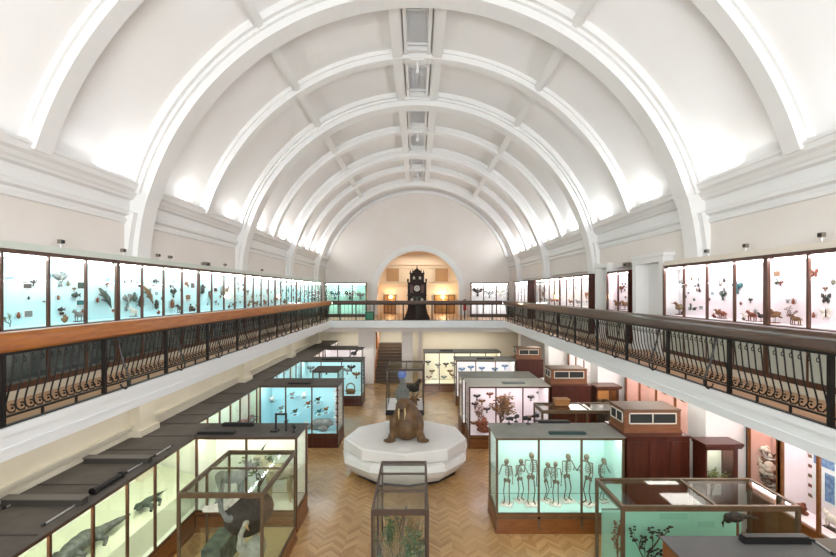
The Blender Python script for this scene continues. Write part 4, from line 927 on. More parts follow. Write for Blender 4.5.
# H, G
for i, (px, py) in enumerate(((462, 370), (482, 369), (505, 367), (471, 368), (495, 370))):
    Y = 23.0; spec('wings', i % 2, 'blue', ((px-417.5)*Y/F, Y+.04, H-(py-292)*Y/F-.14), 0, .3, 'small blue bird, %s from the aisle in third-bay white case' % ORD[[0, 2, 4, 1, 3][i]], 'bird', 'blue birds in the white case')
for i, (px, py) in enumerate(((428, 363), (432, 372), (438, 366), (434, 381), (429, 378), (436, 384), (446, 365), (450, 372), (444, 378), (448, 383), (453, 376), (453, 364))):
    Y = 25.9; c_ = ['dark', 'brown', 'grey'][i % 3]; spec('wings', i % 2, c_, ((px-417.5)*Y/F, Y+.04, H-(py-292)*Y/F-.13), 0, .3, '%s little bird, %s down, %s pane of cream-lit far case' % (c_, ORD[i % 6], 'aisle' if i < 6 else 'second'), 'bird', 'little birds in the cream-lit far case')
# B: waterbirds on shelves
SHL = mat('glass_shelf', 'bfeef2', .3)
bb = [(292, 396, 'grey'), (304, 396, 'pale'), (308, 405, 'russet'), (295, 413, 'green'), (318, 401, 'dark'), (319, 413, 'teal'), (272, 400, 'pale'), (281, 410, 'grey'), (286, 424, 'grey'), (326, 411, 'brown'), (306, 425, 'pale')]
BP = ['high in the middle pane', 'at the top of the second mullion', 'beneath the second mullion top', 'halfway down the middle pane', 'high in the seal pane', 'above the seal', 'high in the first pane', 'halfway down the first pane', 'low beside the first mullion', 'above the seal near the stacked shelf', 'low in the middle pane']
for (px, py, c_), pl in zip(bb, BP):
    Y = 16.75; x, z = (px-417.5)*Y/F, H-(py-292)*Y/F-.08
    b_ = thing('wall_bracket', (x, 17.12, z), 'small pale bracket shelf carrying the %s waterbird %s of the blue-backed case' % (c_, pl.split(' of ')[0]) if 0 else 'pale bracket under the %s waterbird %s' % (c_, pl), 'shelf', 'bracket shelves in the blue-backed case')
    MB().box(x-.11, x+.11, 16.66, 17.14, z-.012, z).build('plate', SHL, b_)
    spec('bird', 0, c_, (x, Y, z), PI/2, .27, '%s waterbird %s, blue-backed case' % (c_, pl), 'bird', 'waterbirds in the blue-backed case')
blob('grey_seal', [('e', (-3.55, 16.4, .72), (.36, .2, .17)), ('e', (-3.28, 16.38, .74), (.2, .17, .16)), ('e', (-3.12, 16.36, .72), (.1, .09, .07)), ('e', (-3.95, 16.4, .6), (.25, .12, .09)), ('e', (-4.15, 16.4, .55), (.12, .16, .04)), ('e', (-3.4, 16.2, .56), (.18, .08, .08)), ('e', (-3.6, 16.4, .58), (.4, .16, .1))], GY, None, .03, 3)
tag(bpy.data.objects['grey_seal'], 'dark grey seal lying on the floor of the blue-backed waterbird case', 'seal')
for i in range(6):
    spec('shell', 0, 'brown' if i % 2 else 'grey', (-3.02, 16.95, .55+i*.24), 0, .16, '%s whelk shell, %s from the bottom of the stacked shelf in the waterbird case' % ('brown' if i % 2 else 'grey', ORD[i]), 'shell', 'shells on the stacked shelf')
t = thing('stacked_shelf', (-3.02, 17.0, .48), 'narrow stepped white shelf unit at the aisle end of the waterbird case', 'shelf')
MB().box(-3.16, -2.88, 17.1, 17.14, .48, 2.0).build('backboard', CARD, t)
for i in range(6): MB().box(-3.16, -2.88, 16.85, 17.1, .52+i*.24, .545+i*.24).build('shelf', CARD, t)
# C, E
for px, py, c_ in ((351, 369, 'dark'), (356, 376, 'brown'), (347, 372, 'grey'), (310, 370, 'grey'), (326, 372, 'dark')):
    Y = 22.7; spec('wings', 0, c_, ((px-417.5)*Y/F, Y+.13, H-(py-292)*Y/F-.15), 0, .38, '%s open-winged bird, %s the cyan-backed case behind small glass case' % (c_, {351: 'top of aisle pane in', 356: 'aisle edge of', 347: 'beside last mullion in', 310: 'first pane of', 326: 'middle pane of'}[px]), 'bird', 'birds in the cyan-backed case')
q = MB(); q.tube([(-3.3+.2*math.cos(a), 22.2, .78+.22*math.sin(a)) for a in [2*PI*i/20 for i in range(20)]], .03, 6, closed=True); q.ell((-3.3, 22.2, .62), (.26, .14, .12), 10); q.box(-3.5, -3.1, 22.05, 22.35, .48, .54)
tag(q.build('hooped_basket', BR), 'brown hooped basket low in the aisle pane of the cyan-backed case', 'basket')
spec('bird', 1, 'dark', (-3.8, 26.9, 1.5), PI/2, .6, 'black bird on a post in the farthest pink-white peninsula case', 'bird', None)
tag(MB().lathe([(.12, .48), (.05, .55), (.04, 1.45), (.14, 1.5)], (-3.8, 26.9), 10).build('perch_post', WB_), 'wooden perch post under the black bird in the farthest peninsula case', 'post')
# L
tag(MB().box(2.15+1.75+.1, 2.15+1.75+.5, 13.02, 13.3, 2.21, 2.36).box(3.98, 4.42, 13.0, 13.32, 2.36, 2.39).build('cigar_box', mat('tan_box', '9a6a38', .5)), 'small tan wooden box on top of the low all-glass case', 'box')
spec('mammal', 1, 'russet', (5.2, 12.9, .54), 0, .8, 'russet stuffed mammal inside the low bronze-framed case between peninsulas', 'stuffed animal', None)
spec('coral', 2, 'bone', (4.2, 12.95, .54), 0, .6, 'grey-brown coral lump inside the low bronze-framed case between peninsulas', 'coral', None)
# O
ab = thing('aqua_backboard', (4.7, 8.33, .43), 'aqua painted backboard standing inside the wide bronze-framed glass case', 'board')
MB().box(3.42, 6.0, 8.34, 8.37, .43, 1.46).build('board', B_AQUA, ab); MB().box(3.42, 6.0, 8.335, 8.375, 1.46, 1.475).build('edge_strip', BRONZE, ab)
spec('branch', 8, 'dark', (4.02, 7.9, .43), 0, (.9, .7, 1.25), 'dark twiggy branch against the aqua backboard of the wide glass case', 'branch', None)
spec('branch', 14, 'brown', (3.6, 8.1, .43), 1, (.6, .6, 1.0), 'thin brown branch at the aisle end of the wide aqua-backed case', 'branch', None)
spec('coral', 7, 'bone', (4.75, 8.1, .43), 0, .5, 'pale coral lump on the floor of the wide aqua-backed case', 'coral', None)
pb = thing('perched_parrot', (5.55, 7.8, .43), 'dark long-beaked bird on a tall stand in the wide aqua-backed case', 'bird')
MB().lathe([(.14, .43), (.14, .47), (.025, .5), (.02, 1.5)], (5.55, 7.8), 10).build('stand', WB_, pb)
MB().ell((5.5, 7.8, 1.6), (.16, .08, .09), 10).ell((5.38, 7.8, 1.58), (.07, .06, .09), 8).tube([(5.56, 7.8, 1.62), (5.75, 7.8, 1.6), (5.9, 7.8, 1.58)], [.06, .025, .01], 6).build('body', DK, pb, True)
MB().tube([(5.34, 7.8, 1.58), (5.29, 7.8, 1.5), (5.3, 7.8, 1.42)], [.035, .02, .005], 6).build('beak', BE, pb)
for i, (x, z, w_, nm2) in enumerate(((4.75, 1.35, .5, 'wide'), (5.35, 1.2, .3, 'narrow'))):
    q = MB(); q.box(x-w_/2, x+w_/2, 8.33, 8.341, z-.06, z+.06); tag(q.build('text_strip', mat('text_strip', '8ec7ae', .6)), '%s faint text strip on the aqua backboard of the wide case' % nm2, 'sign')
# M: diorama of plants
def tuft(m, c, n, h_, r_, seed, w_=.01, sp=.35):
    rr = random.Random(seed)
    for _ in range(n):
        a = rr.uniform(0, 2*PI); b = rr.uniform(0, sp); x, y = c[0]+rr.uniform(-r_, r_), c[1]+rr.uniform(-r_, r_); hh = h_*rr.uniform(.6, 1)
        dx, dy = math.cos(a)*b*hh, math.sin(a)*b*hh
        m.tube([(x, y, c[2]), (x+dx*.35, y+dy*.35, c[2]+hh*.6), (x+dx, y+dy, c[2]+hh)], [w_, w_*.8, .002], 4)
lim = (-.68, .12, 7.3, 9.2)
def clampm(m): m.v = [(min(max(x, lim[0]), lim[1]), min(max(y, lim[2]), lim[3]), z) for x, y, z in m.v]; return m
for i, (x, y, h_, c_, lb) in enumerate(((-.42, 7.75, 1.15, STRAW, 'tall clump of straw-coloured dry grass in the narrow diorama case'), (-.1, 7.8, 1.0, GRN, 'dark green bushy plant at the front of the narrow diorama case'), (-.5, 8.6, .9, GRN, 'dark green bushy plant at the far end of the narrow diorama case'), (-.1, 8.7, 1.1, STRAW, 'dry straw clump at the far end of the narrow diorama case'), (-.6, 7.45, .7, GRN, 'low green plant in the near aisle corner of the narrow diorama case'), (0, 7.42, .8, LEAF, 'yellow-green plant in the near corner of the narrow diorama case'))):
    m = MB(); tuft(m, (x, y, .38), 46, h_, .09, i, .009)
    if c_ is not STRAW:
        rr = random.Random(i)
        for _ in range(110): m.ell((x+rr.gauss(0, .12), y+rr.gauss(0, .12), .38+h_*rr.uniform(.3, 1)), (.035, .02, .012), 5, Matrix.Rotation(rr.uniform(0, PI), 3, 'Z')@rx(rr.uniform(-1, 1)))
    tag(clampm(m).build('diorama_plant', c_), lb, 'plant')
q = MB(); q.tube([(-.3, 8.1, .38), (-.32, 8.1, .9), (-.27, 8.12, 1.35), (-.2, 8.15, 1.62)], [.07, .055, .04, .02], 8); q.tube([(-.29, 8.11, 1.2), (-.4, 8.15, 1.45)], [.03, .012], 6)
tag(q.build('tree_stump', STICK), 'slim brown tree trunk standing in the middle of the narrow diorama case', 'trunk')
# Q: behind the walrus
blob('seated_ape', [('e', (-.7, 21.1, .55), (.3, .28, .32)), ('e', (-.7, 21.1, .95), (.22, .2, .34)), ('e', (-.7, 21.05, 1.32), (.14, .15, .16)), ('e', (-.7, 20.92, 1.28), (.07, .07, .06)), ('e', (-.95, 20.95, .75), (.08, .1, .3)), ('e', (-.45, 20.95, .75), (.08, .1, .3)),
     ('e', (-.9, 20.75, .3), (.12, .28, .1)), ('e', (-.5, 20.75, .3), (.12, .28, .1))], GY, None, .03, 3)
tag(bpy.data.objects['seated_ape'], 'grey seated stuffed ape in the glass case behind the walrus', 'ape')
tag(MB().ell((-.75, 22.0, 1.45), (.22, .2, .25), 14).lathe([(.2, .21), (.1, .26), (.05, 1.2), (.1, 1.25)], (-.75, 22.0), 12).build('blue_globe', mat('globe_blue', '3f62c4', .3, col2='7f9ad8', scale=5), None, True), 'blue globe on a stand in the case behind the walrus', 'globe')
spec('skull', 0, 'brown', (-.15, 21.0, .215), .4, .5, 'brown horned skull in the glass case behind the walrus', 'skull', None)
spec('bird', 1, 'dark', (-.2, 22.0, .215), 2.0, 1.1, 'dark large bird at the far corner of the case behind the walrus', 'bird', None)
# N: ostrich and pale long-necked bird
ox, oy = -3.32, 8.85
t = thing('ostrich', (ox, oy, .33), 'black-plumed stuffed ostrich with white wing feathers in the open glass case', 'ostrich')
blob('body', [('e', (ox, oy, 1.15), (.4, .42, .32)), ('e', (ox+.15, oy+.1, 1.2), (.3, .35, .3)), ('e', (ox-.1, oy-.2, 1.15), (.3, .3, .28)), ('e', (ox+.05, oy+.4, 1.1), (.25, .2, .22)), ('e', (ox, oy, .95), (.33, .32, .22))], DK, t, .035, 3, .03)
blob('neck_and_head', [('t', [(ox-.12, oy-.32, 1.2), (ox-.2, oy-.52, 1.3), (ox-.27, oy-.62, 1.5), (ox-.27, oy-.66, 1.72)], [.09, .06, .045, .05]), ('e', (ox-.28, oy-.7, 1.76), (.055, .085, .05)), ('e', (ox-.28, oy-.8, 1.74), (.03, .06, .02))], GY, t, .015, 2)
for s in (-1, 1): MB().tube([(ox+s*.14, oy, .95), (ox+s*.13, oy+.05, .7), (ox+s*.13, oy-.02, .4)], [.09, .05, .03], 8).tube([(ox+s*.13, oy+.02, .36), (ox+s*.13, oy-.18, .345)], .035, 6).build('leg', PL_, t)
q = MB(); rr = random.Random(5)
for _ in range(40): a = rr.uniform(-.3, .2); q.tube([(ox-.3+a*.4, oy-.1+a, 1.38), (ox-.38+a, oy-.15+a, 1.44+rr.uniform(-.03, .03)), (ox-.44+a, oy-.1+rr.uniform(-.2, .2), 1.32)], [.02, .03, .006], 5)
q.build('white_wing_feathers', PL_, t)
rx0, ry0 = -3.0, 8.2
t = thing('pale_rhea', (rx0, ry0, .33), 'pale grey long-necked bird standing in front of the black ostrich', 'bird')
RH = mat('rhea_feathers', '8f9284', .7, col2='a5a796', scale=10)
blob('body', [('e', (rx0, ry0, .78), (.22, .3, .2)), ('e', (rx0, ry0+.2, .78), (.17, .2, .16)), ('t', [(rx0-.02, ry0-.2, .85), (rx0-.12, ry0-.32, 1.02), (rx0-.1, ry0-.3, 1.25), (rx0-.02, ry0-.3, 1.42)], [.09, .06, .045, .05]), ('e', (rx0, ry0-.33, 1.45), (.06, .08, .05))], RH, t, .02, 2)
MB().tube([(rx0+.02, ry0-.38, 1.45), (rx0+.1, ry0-.47, 1.4)], [.03, .006], 6).build('beak', STRAW, t)
for s in (-1, 1): MB().tube([(rx0+s*.08, ry0, .66), (rx0+s*.08, ry0+.04, .5), (rx0+s*.08, ry0, .36)], [.05, .03, .02], 6).tube([(rx0+s*.08, ry0+.02, .35), (rx0+s*.08, ry0-.12, .345)], .02, 6).build('leg', GY, t)
tag(MB().box(-3.95, -3.6, 8.2, 9.0, .33, .8).build('green_grey_block', mat('green_grey_block', '2f3a33', .8, col2='5d6b55', scale=5)), 'dark green-grey block on the floor of the ostrich case', 'block')  # plain block in mottled dark green-grey
# A: mammals
def quad(name, c, L, hh, material, label, horn=False, face=1):
    x, y, z = c; t = thing(name, (x, y, z), label, 'stuffed animal'); f = face
    blob('body', [('e', (x, y, z+hh*.62), (L*.3, .16, hh*.17)), ('e', (x+f*L*.22, y, z+hh*.64), (L*.15, .15, hh*.18)), ('e', (x-f*L*.24, y, z+hh*.63), (L*.14, .15, hh*.16)),
        ('t', [(x+f*L*.3, y, z+hh*.7), (x+f*L*.42, y, z+hh*.88), (x+f*L*.46, y-.02, z+hh*.96)], [.11, .075, .06]), ('e', (x+f*L*.52, y-.02, z+hh*.94), (L*.09, .055, .055)), ('e', (x+f*L*.6, y-.02, z+hh*.9), (L*.05, .04, .035)),
        ]+[('t', [(x+f*L*a, y+b*.09, z+hh*.55), (x+f*L*(a+d1), y+b*.09, z+hh*.3), (x+f*L*(a+d2), y+b*.09, z+.02)], [.07, .04, .03]) for a, d1, d2 in ((.24, .0, .01), (-.26, .04, -.02)) for b in (-1, 1)], material, t, .022, 2)
    for s in (-1, 1):
        MB().ell((x+f*L*.45, y+s*.07, z+hh*1.02), (.03, .015, .06), 6).build('ear', material, t)
        if horn: MB().tube([(x+f*L*.47, y+s*.03, z+hh*1.0), (x+f*L*.4, y+s*.06, z+hh*1.12), (x+f*L*.33, y+s*.05, z+hh*1.2)], [.018, .014, .003], 6).build('horn', BE, t)
quad('pale_antelope', (-3.3, 10.8, .48), 1.0, 1.15, mat('antelope_coat', 'a39878', .7, col2='b9ae90', scale=8), 'pale antelope with backswept horns in the aisle half of the mammal case', True, -1)
quad('grey_wolf', (-4.5, 10.85, .48), 1.0, .9, GY, 'grey wolf-like mammal in the wall half of the mammal case', False, 1)
spec('branch', 31, 'green', (-3.9, 11.0, .48), 0, 1.35, 'branching tree limb standing behind the animals in the mammal case', 'branch', None)
# green-lit row: reptiles and mammals on a long step
GSTEP = mat('sage_step', 'd2d8bc', .8)
for y0, y1, w_ in ((3.2, 6.9, 'nearest'), (7.2, 11.2, 'second')):
    tag(MB().prism([(-6.42, .465), (-5.25, .465), (-5.4, .9), (-6.42, 1.2)], 'y', y0, y1).build('display_step', GSTEP), 'long sloping sage-green step in the %s half of green-lit reptile case' % w_, 'step')
def croc(name, pts, rad, material, label, legs):
    bl = [('t', pts, rad)]
    for (x, y, z, dx) in legs: bl.append(('t', [(x, y, z), (x+dx, y+.05, z-.03), (x+dx*1.1, y-.05, z-.12)], [.06, .045, .04]))
    o = blob(name, bl, material, None, .025, 2, .012); return tag(o, label, 'reptile')
croc('crocodile', [(-5.55, 6.75, 1.22), (-5.6, 6.95, 1.26), (-5.65, 7.3, 1.3), (-5.7, 7.7, 1.27), (-5.7, 8.1, 1.2), (-5.65, 8.5, 1.18), (-5.6, 8.8, 1.16)], [.05, .08, .13, .15, .1, .06, .02], mat('croc_hide', '41453f', .6, col2='5d615a', scale=12), 'grey crocodile stretched on the step of the reptile case', [(-5.6, 7.3, 1.25, .17), (-5.75, 7.3, 1.25, -.17), (-5.62, 7.85, 1.22, .17), (-5.78, 7.85, 1.22, -.17)])
croc('monitor_lizard', [(-5.6, 9.0, 1.13), (-5.62, 9.15, 1.15), (-5.65, 9.4, 1.13), (-5.66, 9.7, 1.1), (-5.62, 10.1, 1.07)], [.03, .05, .08, .05, .015], DKG, 'dark green lizard on the step behind the crocodile tail', [(-5.6, 9.3, 1.1, .1), (-5.72, 9.3, 1.1, -.1), (-5.6, 9.6, 1.08, .1)])
blob('armadillo', [('e', (-5.6, 6.2, 1.22), (.2, .3, .2)), ('e', (-5.58, 5.88, 1.14), (.09, .16, .09)), ('t', [(-5.6, 6.45, 1.18), (-5.62, 6.65, 1.12), (-5.62, 6.85, 1.02)], [.07, .04, .012]), ('e', (-5.5, 6.05, 1.02), (.06, .08, .1)), ('e', (-5.5, 6.35, 1.02), (.06, .08, .1)), ('e', (-5.7, 6.2, 1.0), (.06, .1, .12))], mat('armadillo_hide', '4a4b46', .7, col2='9a9a90', scale=30), None, .025, 2)
tag(bpy.data.objects['armadillo'], 'banded dark and pale armadillo in the green-lit case under the pale rods', 'armadillo')
blob('turtle', [('e', (-5.62, 5.6, 1.1), (.22, .26, .11)), ('e', (-5.6, 5.32, 1.1), (.06, .1, .05)), ('e', (-5.45, 5.45, 1.03), (.1, .06, .03)), ('e', (-5.45, 5.75, 1.03), (.1, .06, .03))], BR, None, .02, 2)
tag(bpy.data.objects['turtle'], 'brown turtle at the near edge of the green-lit case', 'turtle')
for y, c_, k_, lb in ((7.0, 'green', 'fish', 'dark green fish mounted on the backboard above the crocodile head'), (7.7, 'russet', 'fish', 'reddish fish mounted on the backboard above the crocodile back'), (8.6, 'brown', 'lizard', 'brown lizard climbing the backboard above the crocodile tail'), (9.6, 'grey', 'fish', 'grey fish mounted on the backboard beyond the lizard'), (10.4, 'dark', 'lizard', 'black lizard on the backboard at the corner by the mammal case')):
    spec(k_, 0, c_, (-6.42, y, 1.55), PI/2, .4, lb, CATS[k_], None)
for i in range(9):
    y = 11.8+i*.55; c_ = ['brown', 'grey', 'dark', 'russet'][i % 4]; spec('bird', i % 3, c_, (-6.0, y, .485), PI/2+.4, .5+.3*(i % 2), '%s bird, %s from near end in the yellowish wall case' % (c_, ORD[i]), 'bird', 'birds in the yellowish wall case')
for i in range(8):
    y = 17.6+i*.62; c_ = ['pale', 'grey', 'teal', 'dark'][i % 4]; spec('bird', i % 3, c_, (-6.0, y, .485), PI/2+.3, .7, '%s bird, %s from near end in the far cyan wall case' % (c_, ORD[i]), 'bird', 'birds in the far cyan wall case')
spec('bird', 0, 'pale', (-3.85, 19.4, .485), .5, 1.2, 'large pale bird inside the small roofed cyan glass case', 'bird', None)
# tall wall cases on the pink-lit side
for i, (px, py, k_, c_, sc, lb) in enumerate(((757, 470, 'coral', 'pale', .5, 'white coral cluster in the salmon case next to the pier'), (770, 478, 'coral', 'bone', .4, 'grey-brown coral lump low in the salmon case next to the pier'), (751, 460, 'skull', 'brown', .3, 'brown horned skull high in the salmon case next to the pier'),
        (765, 452, 'coral', 'pale', .34, 'small white coral high in the salmon case next to the pier'), (753, 482, 'coral', 'brown', .3, 'brown coral at the foot of the salmon case next to the pier'), (771, 462, 'coral', 'russet', .3, 'russet coral in the salmon case next to the pier'))):
    Y = 7.95*F/(px-417.5); Y = min(max(Y, 9.5), 10.1); z = H-(py-292)*Y/F-.12; z = max(z, 1.01)
    b_ = thing('wall_bracket', (7.9, Y, z), 'thin bracket carrying the %s' % lb.split(' in the')[0].split(' at the')[0].replace(' high', '').replace(' low', ''), 'shelf', 'brackets in the salmon wall case'); MB().box(7.8, 8.05, Y-.12, Y+.12, z-.02, z).build('plate', CARD, b_)
    spec(k_, i, c_, (7.9, Y, z), -PI/2, sc, lb, CATS[k_], None)
t = thing('picture_card', (8.0, 8.95, 1.9), 'blue and white picture card with map shapes in the bright tall wall case', 'picture')
MB().box(8.02, 8.04, 8.6, 9.15, 1.35, 2.5).build('card', CARD, t)
MB().box(8.01, 8.02, 8.65, 9.1, 2.05, 2.45).box(8.01, 8.02, 8.65, 8.85, 1.4, 1.95).build('printed_area', BLUE, t)
for i in range(6):
    Y = 8.9-.0*i; spec('card', 1, ['russet', 'brown'][i % 2], (8.035, 9.2-.0, 2.3-i*.2), -PI/2, .12, 'small %s tag, %s from the top beside the blue picture card' % (['reddish', 'brown'][i % 2], ORD[i]), 'card', 'tags beside the blue picture card')
for i, (y, k_, c_, sc, lb) in enumerate(((8.1, 'shell', 'pale', .34, 'pale spiral shell on the floor of the bright tall wall case'), (7.8, 'coral', 'pale', .4, 'white coral on the floor of the bright tall wall case, nearest frame edge'), (8.5, 'mammal', 'pale', .4, 'pale small mammal on the floor of the bright tall wall case'), (9.1, 'coral', 'russet', .3, 'pinkish coral on the floor under the blue picture card'))):
    spec(k_, i, c_, (7.85, y, 1.005), -PI/2, sc, lb, CATS[k_], None)
t = thing('framed_notice', (8.0, 7.9, 2.2), 'white framed notice at the outer edge of the bright tall wall case', 'sign')
MB().box(8.02, 8.04, 7.6, 8.3, 2.0, 2.5).build('frame', INK, t); MB().box(8.01, 8.021, 7.65, 8.25, 2.04, 2.46).build('sheet', CARD, t)
for y, i in ((11.6, 0), (12.6, 1), (13.6, 2), (14.6, 3), (15.6, 4)):
    c_ = ['dark', 'russet', 'brown', 'bone', 'grey'][i]; spec('wings', 0, c_, (8.03, y, 2.2), -PI/2, .55, '%s open-winged bird in salmon case behind the nearest ventilation box' % c_, 'bird', 'birds in the salmon wall case behind the ventilation box')
spec('branch', 4, 'green', (6.55, 10.05, .905), 0, .75, 'dried fern spray in the small mahogany cabinet against the nearest pier', 'branch', None)
for i, x in enumerate((6.45, 6.72)): spec('jar', 0, 'dark', (x, 16.05, .905), 0, .75, 'dark tall jar, %s in the glowing amber cabinet' % ('the aisle one' if i == 0 else 'the wall one'), 'jar', 'dark jars in the amber cabinet')

# ------------------------------------------------------------------ things lying on top of the cases
ZT = 2.2
def flat(name, x0, y0p, x1, y1p, h_, material, label, cat, w_=None, group=None, z=ZT, base=None):
    (a0, b0), (a1, b1) = TP(x0, y0p, z), TP(x1, y1p, z)
    m = MB().box(min(a0, a1), max(a0, a1), min(b0, b1), max(b0, b1), z, z+h_)
    return tag(m.build(name, material), label, cat, group)
def bar(name, x0, x1, Y, d, h_, material, label, cat, z=ZT):
    a, b = (x0-417.5)*Y/F, (x1-417.5)*Y/F; t = thing(name, ((a+b)/2, Y, z), label, cat)
    MB().box(a, b, Y, Y+d, z, z+h_*.8).build('housing', material, t); MB().box(a+.02, b-.02, Y+.01, Y+d-.01, z+h_*.8, z+h_).box(a-.015, a, Y+.02, Y+d-.02, z+.01, z+h_*.7).box(b, b+.015, Y+.02, Y+d-.02, z+.01, z+h_*.7).build('cover', material, t)
bar('light_ballast', 197, 233, 10.4, .16, .07, BLACK, 'black ballast bar on the front edge of the mammal case top', 'ballast')
bar('light_ballast', 222, 253, 11.02, .1, .09, BLACK, 'black ballast bar on the back edge of the mammal case top', 'ballast')
bar('light_ballast', 288, 310, 16.1, .2, .06, BLACK, 'black ballast bar on the blue-backed waterbird case', 'ballast')
bar('light_ballast', 322, 343, 21.9, .25, .06, BLACK, 'black ballast bar on the cyan-backed case beyond the waterbirds', 'ballast')
bar('light_ballast', 539, 570, 11.3, .14, .06, BLACK, 'black ballast bar at the back of the skeleton case top', 'ballast')
bar('light_ballast', 550, 586, 10.4, .12, .06, DGREEN, 'dark green ballast bar on the front edge of the skeleton case top', 'ballast')
bar('light_ballast', 503, 525, 16.1, .25, .05, mat('grey_ballast', '6f7472', .5), 'grey ballast bar on top of the shrub and birds case', 'ballast')
bar('light_ballast', 477, 494, 22.0, .3, .06, BLACK, 'black ballast bar on top of the third-bay blue bird case', 'ballast')
bar('light_ballast', 440, 453, 25.0, .3, .06, BLACK, 'black ballast bar on top of the farthest cream-lit case', 'ballast')
bar('light_ballast', 745, 812, 5.88, .12, .09, BLACK, 'long black ballast bar on the back edge of the nearest dark-topped case', 'ballast')
for i, (y, lb) in enumerate(((7.0, 'nearer grey tray lying across the top of the green-lit case'), (8.72, 'farther grey tray lying across the top of the green-lit case'))):
    t = thing('cable_tray', (-5.8, y, ZT), lb, 'tray')
    MB().box(-6.42, -5.18, y-.075, y+.075, ZT, ZT+.1).build('channel', mat('tray_side_grey', '37342f', .7), t); MB().box(-6.44, -5.16, y-.09, y+.09, ZT+.1, ZT+.115).build('lid', mat('tray_grey', '625e57', .7), t)
def rod(name, a, b, r_, m_, label, cat, z=ZT):
    (x0, y0), (x1, y1) = TP(*a, z), TP(*b, z); t = thing(name, ((x0+x1)/2, (y0+y1)/2, z), label, cat)
    MB().tube([(x0, y0, z+r_), (x1, y1, z+r_)], r_, 8).build('rod', m_, t)
    d = Vector((x1-x0, y1-y0, 0)).normalized()*.05
    MB().tube([(x0, y0, z+r_), (x0+d.x, y0+d.y, z+r_)], r_*1.3, 8).tube([(x1-d.x, y1-d.y, z+r_), (x1, y1, z+r_)], r_*1.3, 8).build('end_cap', BLACK, t)
rod('tube_light', (42, 527), (80, 503), .016, ALU, 'pale thin tube lying on the nearest part of the green-lit case top', 'tube')
rod('tube_light', (125, 474), (144, 463), .016, ALU, 'short pale tube lying between the grey trays near the case edge', 'tube')
rod('tube_light', (154, 457), (172, 446), .016, ALU, 'short pale tube beyond the farther grey tray', 'tube')
rod('tube_light', (2, 510), (15, 504), .016, ALU, 'pale tube at the wall side of the nearest grey tray', 'tube')
rod('torch_lamp', (92, 495), (122, 477), .05, BLACK, 'fat black tubular lamp lying between the two grey trays', 'lamp')
rod('steel_rod', (813, 541), (835, 556), .014, ALU, 'thin pale rod lying over the joint of the nearest dark tops', 'rod')
for i, y in enumerate((4.4, 5.3, 6.1, 7.7, 9.4, 10.3, 12.1, 13.4, 14.6, 18.5, 20.0)):
    tag(MB().box(-6.5, -5.15 if y < 11 else -5.62, y-.012, y+.012, ZT, ZT+.012).build('roof_batten', mat('batten', '3a3631', .8)), 'flat dark batten, %s from near end across the case roofs under the gallery' % ORD[i], 'batten')
def spotlamp(x, y, z, rz, label, m_=BLACK, s=1.0):
    t = thing('spot_lamp', (x, y, z), label, 'lamp'); q = MB()
    q.box(x-.05*s, x+.05*s, y-.05*s, y+.05*s, z, z+.02); q.tube([(x, y, z+.02), (x, y, z+.13*s)], .014*s, 6); q.build('bracket', m_, t)
    c, s_ = math.cos(rz), math.sin(rz); MB().tube([(x-c*.09*s, y-s_*.09*s, z+.14*s), (x+c*.03*s, y+s_*.03*s, z+.16*s), (x+c*.11*s, y+s_*.11*s, z+.14*s)], [.035*s, .05*s, .06*s], 10).build('head', m_, t)
for px, py, rz, lb in ((509, 424, 0, 'black spot lamp nearest the aisle on the skeleton case top'), (516, 422, 1, 'second black spot lamp from the aisle on the skeleton case top'), (528, 424, 2.5, 'third black spot lamp from the aisle on the skeleton case top'), (535, 421, .5, 'black spot lamp beside the rear ballast bar of the skeleton case'), (294, 432, 2, 'small black spot lamp on the aisle corner of the mammal case top')):
    x, y = TP(px, py, ZT); spotlamp(x, y, ZT, rz, lb, s=.9)
x, y = TP(276, 431, ZT); t = thing('projector_frame', (x+.1, y, ZT), 'black upright frame lamp standing on the mammal case top', 'lamp')
q = MB(); q.box(x-.02, x+.02, y-.02, y+.02, ZT, ZT+.42); q.box(x+.22, x+.26, y-.02, y+.02, ZT, ZT+.4); q.box(x-.02, x+.26, y-.021, y+.021, ZT+.38, ZT+.42); q.build('frame', BLACK, t)
MB().box(x-.1, x+.06, y-.12, y+.1, ZT, ZT+.04).build('foot', BLACK, t)
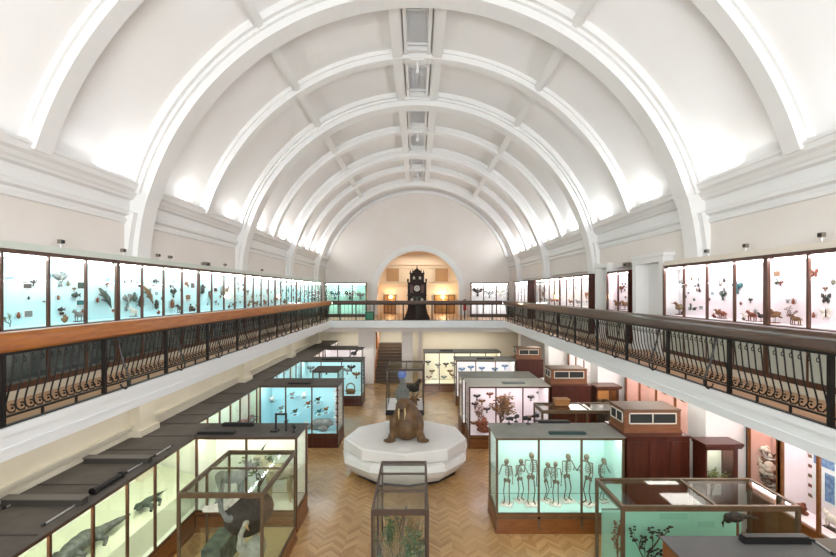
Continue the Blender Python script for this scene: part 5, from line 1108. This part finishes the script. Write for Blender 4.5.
# flood lamps and cameras along the gallery
def flood(s, px, zb, label, big=False):
    X = s*6.5; Y = 6.5*F/abs(px-417.5); t = thing('flood_lamp', (X, Y, zb), label, 'lamp'); k = .75
    MB().box(X-.03, X+.03, Y-.03, Y+.03, zb, zb+.01).tube([(X, Y, zb), (X, Y, zb+.1)], .01, 6).build('bracket', ALU, t)
    MB().box(X-.05*k, X+.04*k, Y-.055*k, Y+.055*k, zb+.09, zb+.09+.1*k).build('head', mat('lamp_grey', '7b7468', .5), t)
    MB().box(X-s*.06*k-.004, X-s*.06*k+.004, Y-.045*k, Y+.045*k, zb+.1, zb+.08+.1*k).build('front_glass', BLACK, t)
LN = ['over the pane with spread duck', 'over the fourth cyan-lit pane', 'just before the first cyan-side pilaster', 'just beyond the first cyan-side pilaster', 'farther beyond the first cyan-side pilaster', 'before the second cyan-side pilaster', 'beyond the second cyan-side pilaster']
for px, lb in zip((61, 123, 136, 158, 170, 225, 262), LN): flood(-1, px, 6.29, 'small grey flood lamp on the case ledge, %s' % lb)
for px, lb in zip((822, 746, 707), ('over the nearest butterfly pane', 'over the middle of the pink-lit cases', 'near the doorway end of the pink-lit cases')): flood(1, px, 6.29, 'small grey flood lamp on the case ledge, %s' % lb)
for s, px, lb in ((-1, 203, 'grey camera box on the cream wall above the cyan-lit cases'), (1, 630, 'grey camera box on the cream wall above the white doorway')):
    X = s*6.54; Y = 6.57*F/abs(px-417.5); z = H+.78+ (.0 if s < 0 else .0); t = thing('security_camera', (X, Y, z), lb, 'camera')
    MB().box(X, s*6.62, Y-.04, Y+.04, z-.05, z+.12).build('mount', ALU, t); MB().box(X-.14*s, X, Y-.13, Y+.13, z, z+.13).build('housing', mat('lamp_grey', '7b7468', .5), t); MB().tube([(X-.14*s, Y-.08, z+.06), (X-.18*s, Y-.1, z+.06)], .035, 10).build('lens', BLACK, t)
    MB().tube([(s*6.605, Y, z-.05), (s*6.605, Y, H+.8-.05-.5)], .012, 5).build('cable', ALU, t)
for o in bpy.data.objects:
    if '_org' in o: del o['_org']
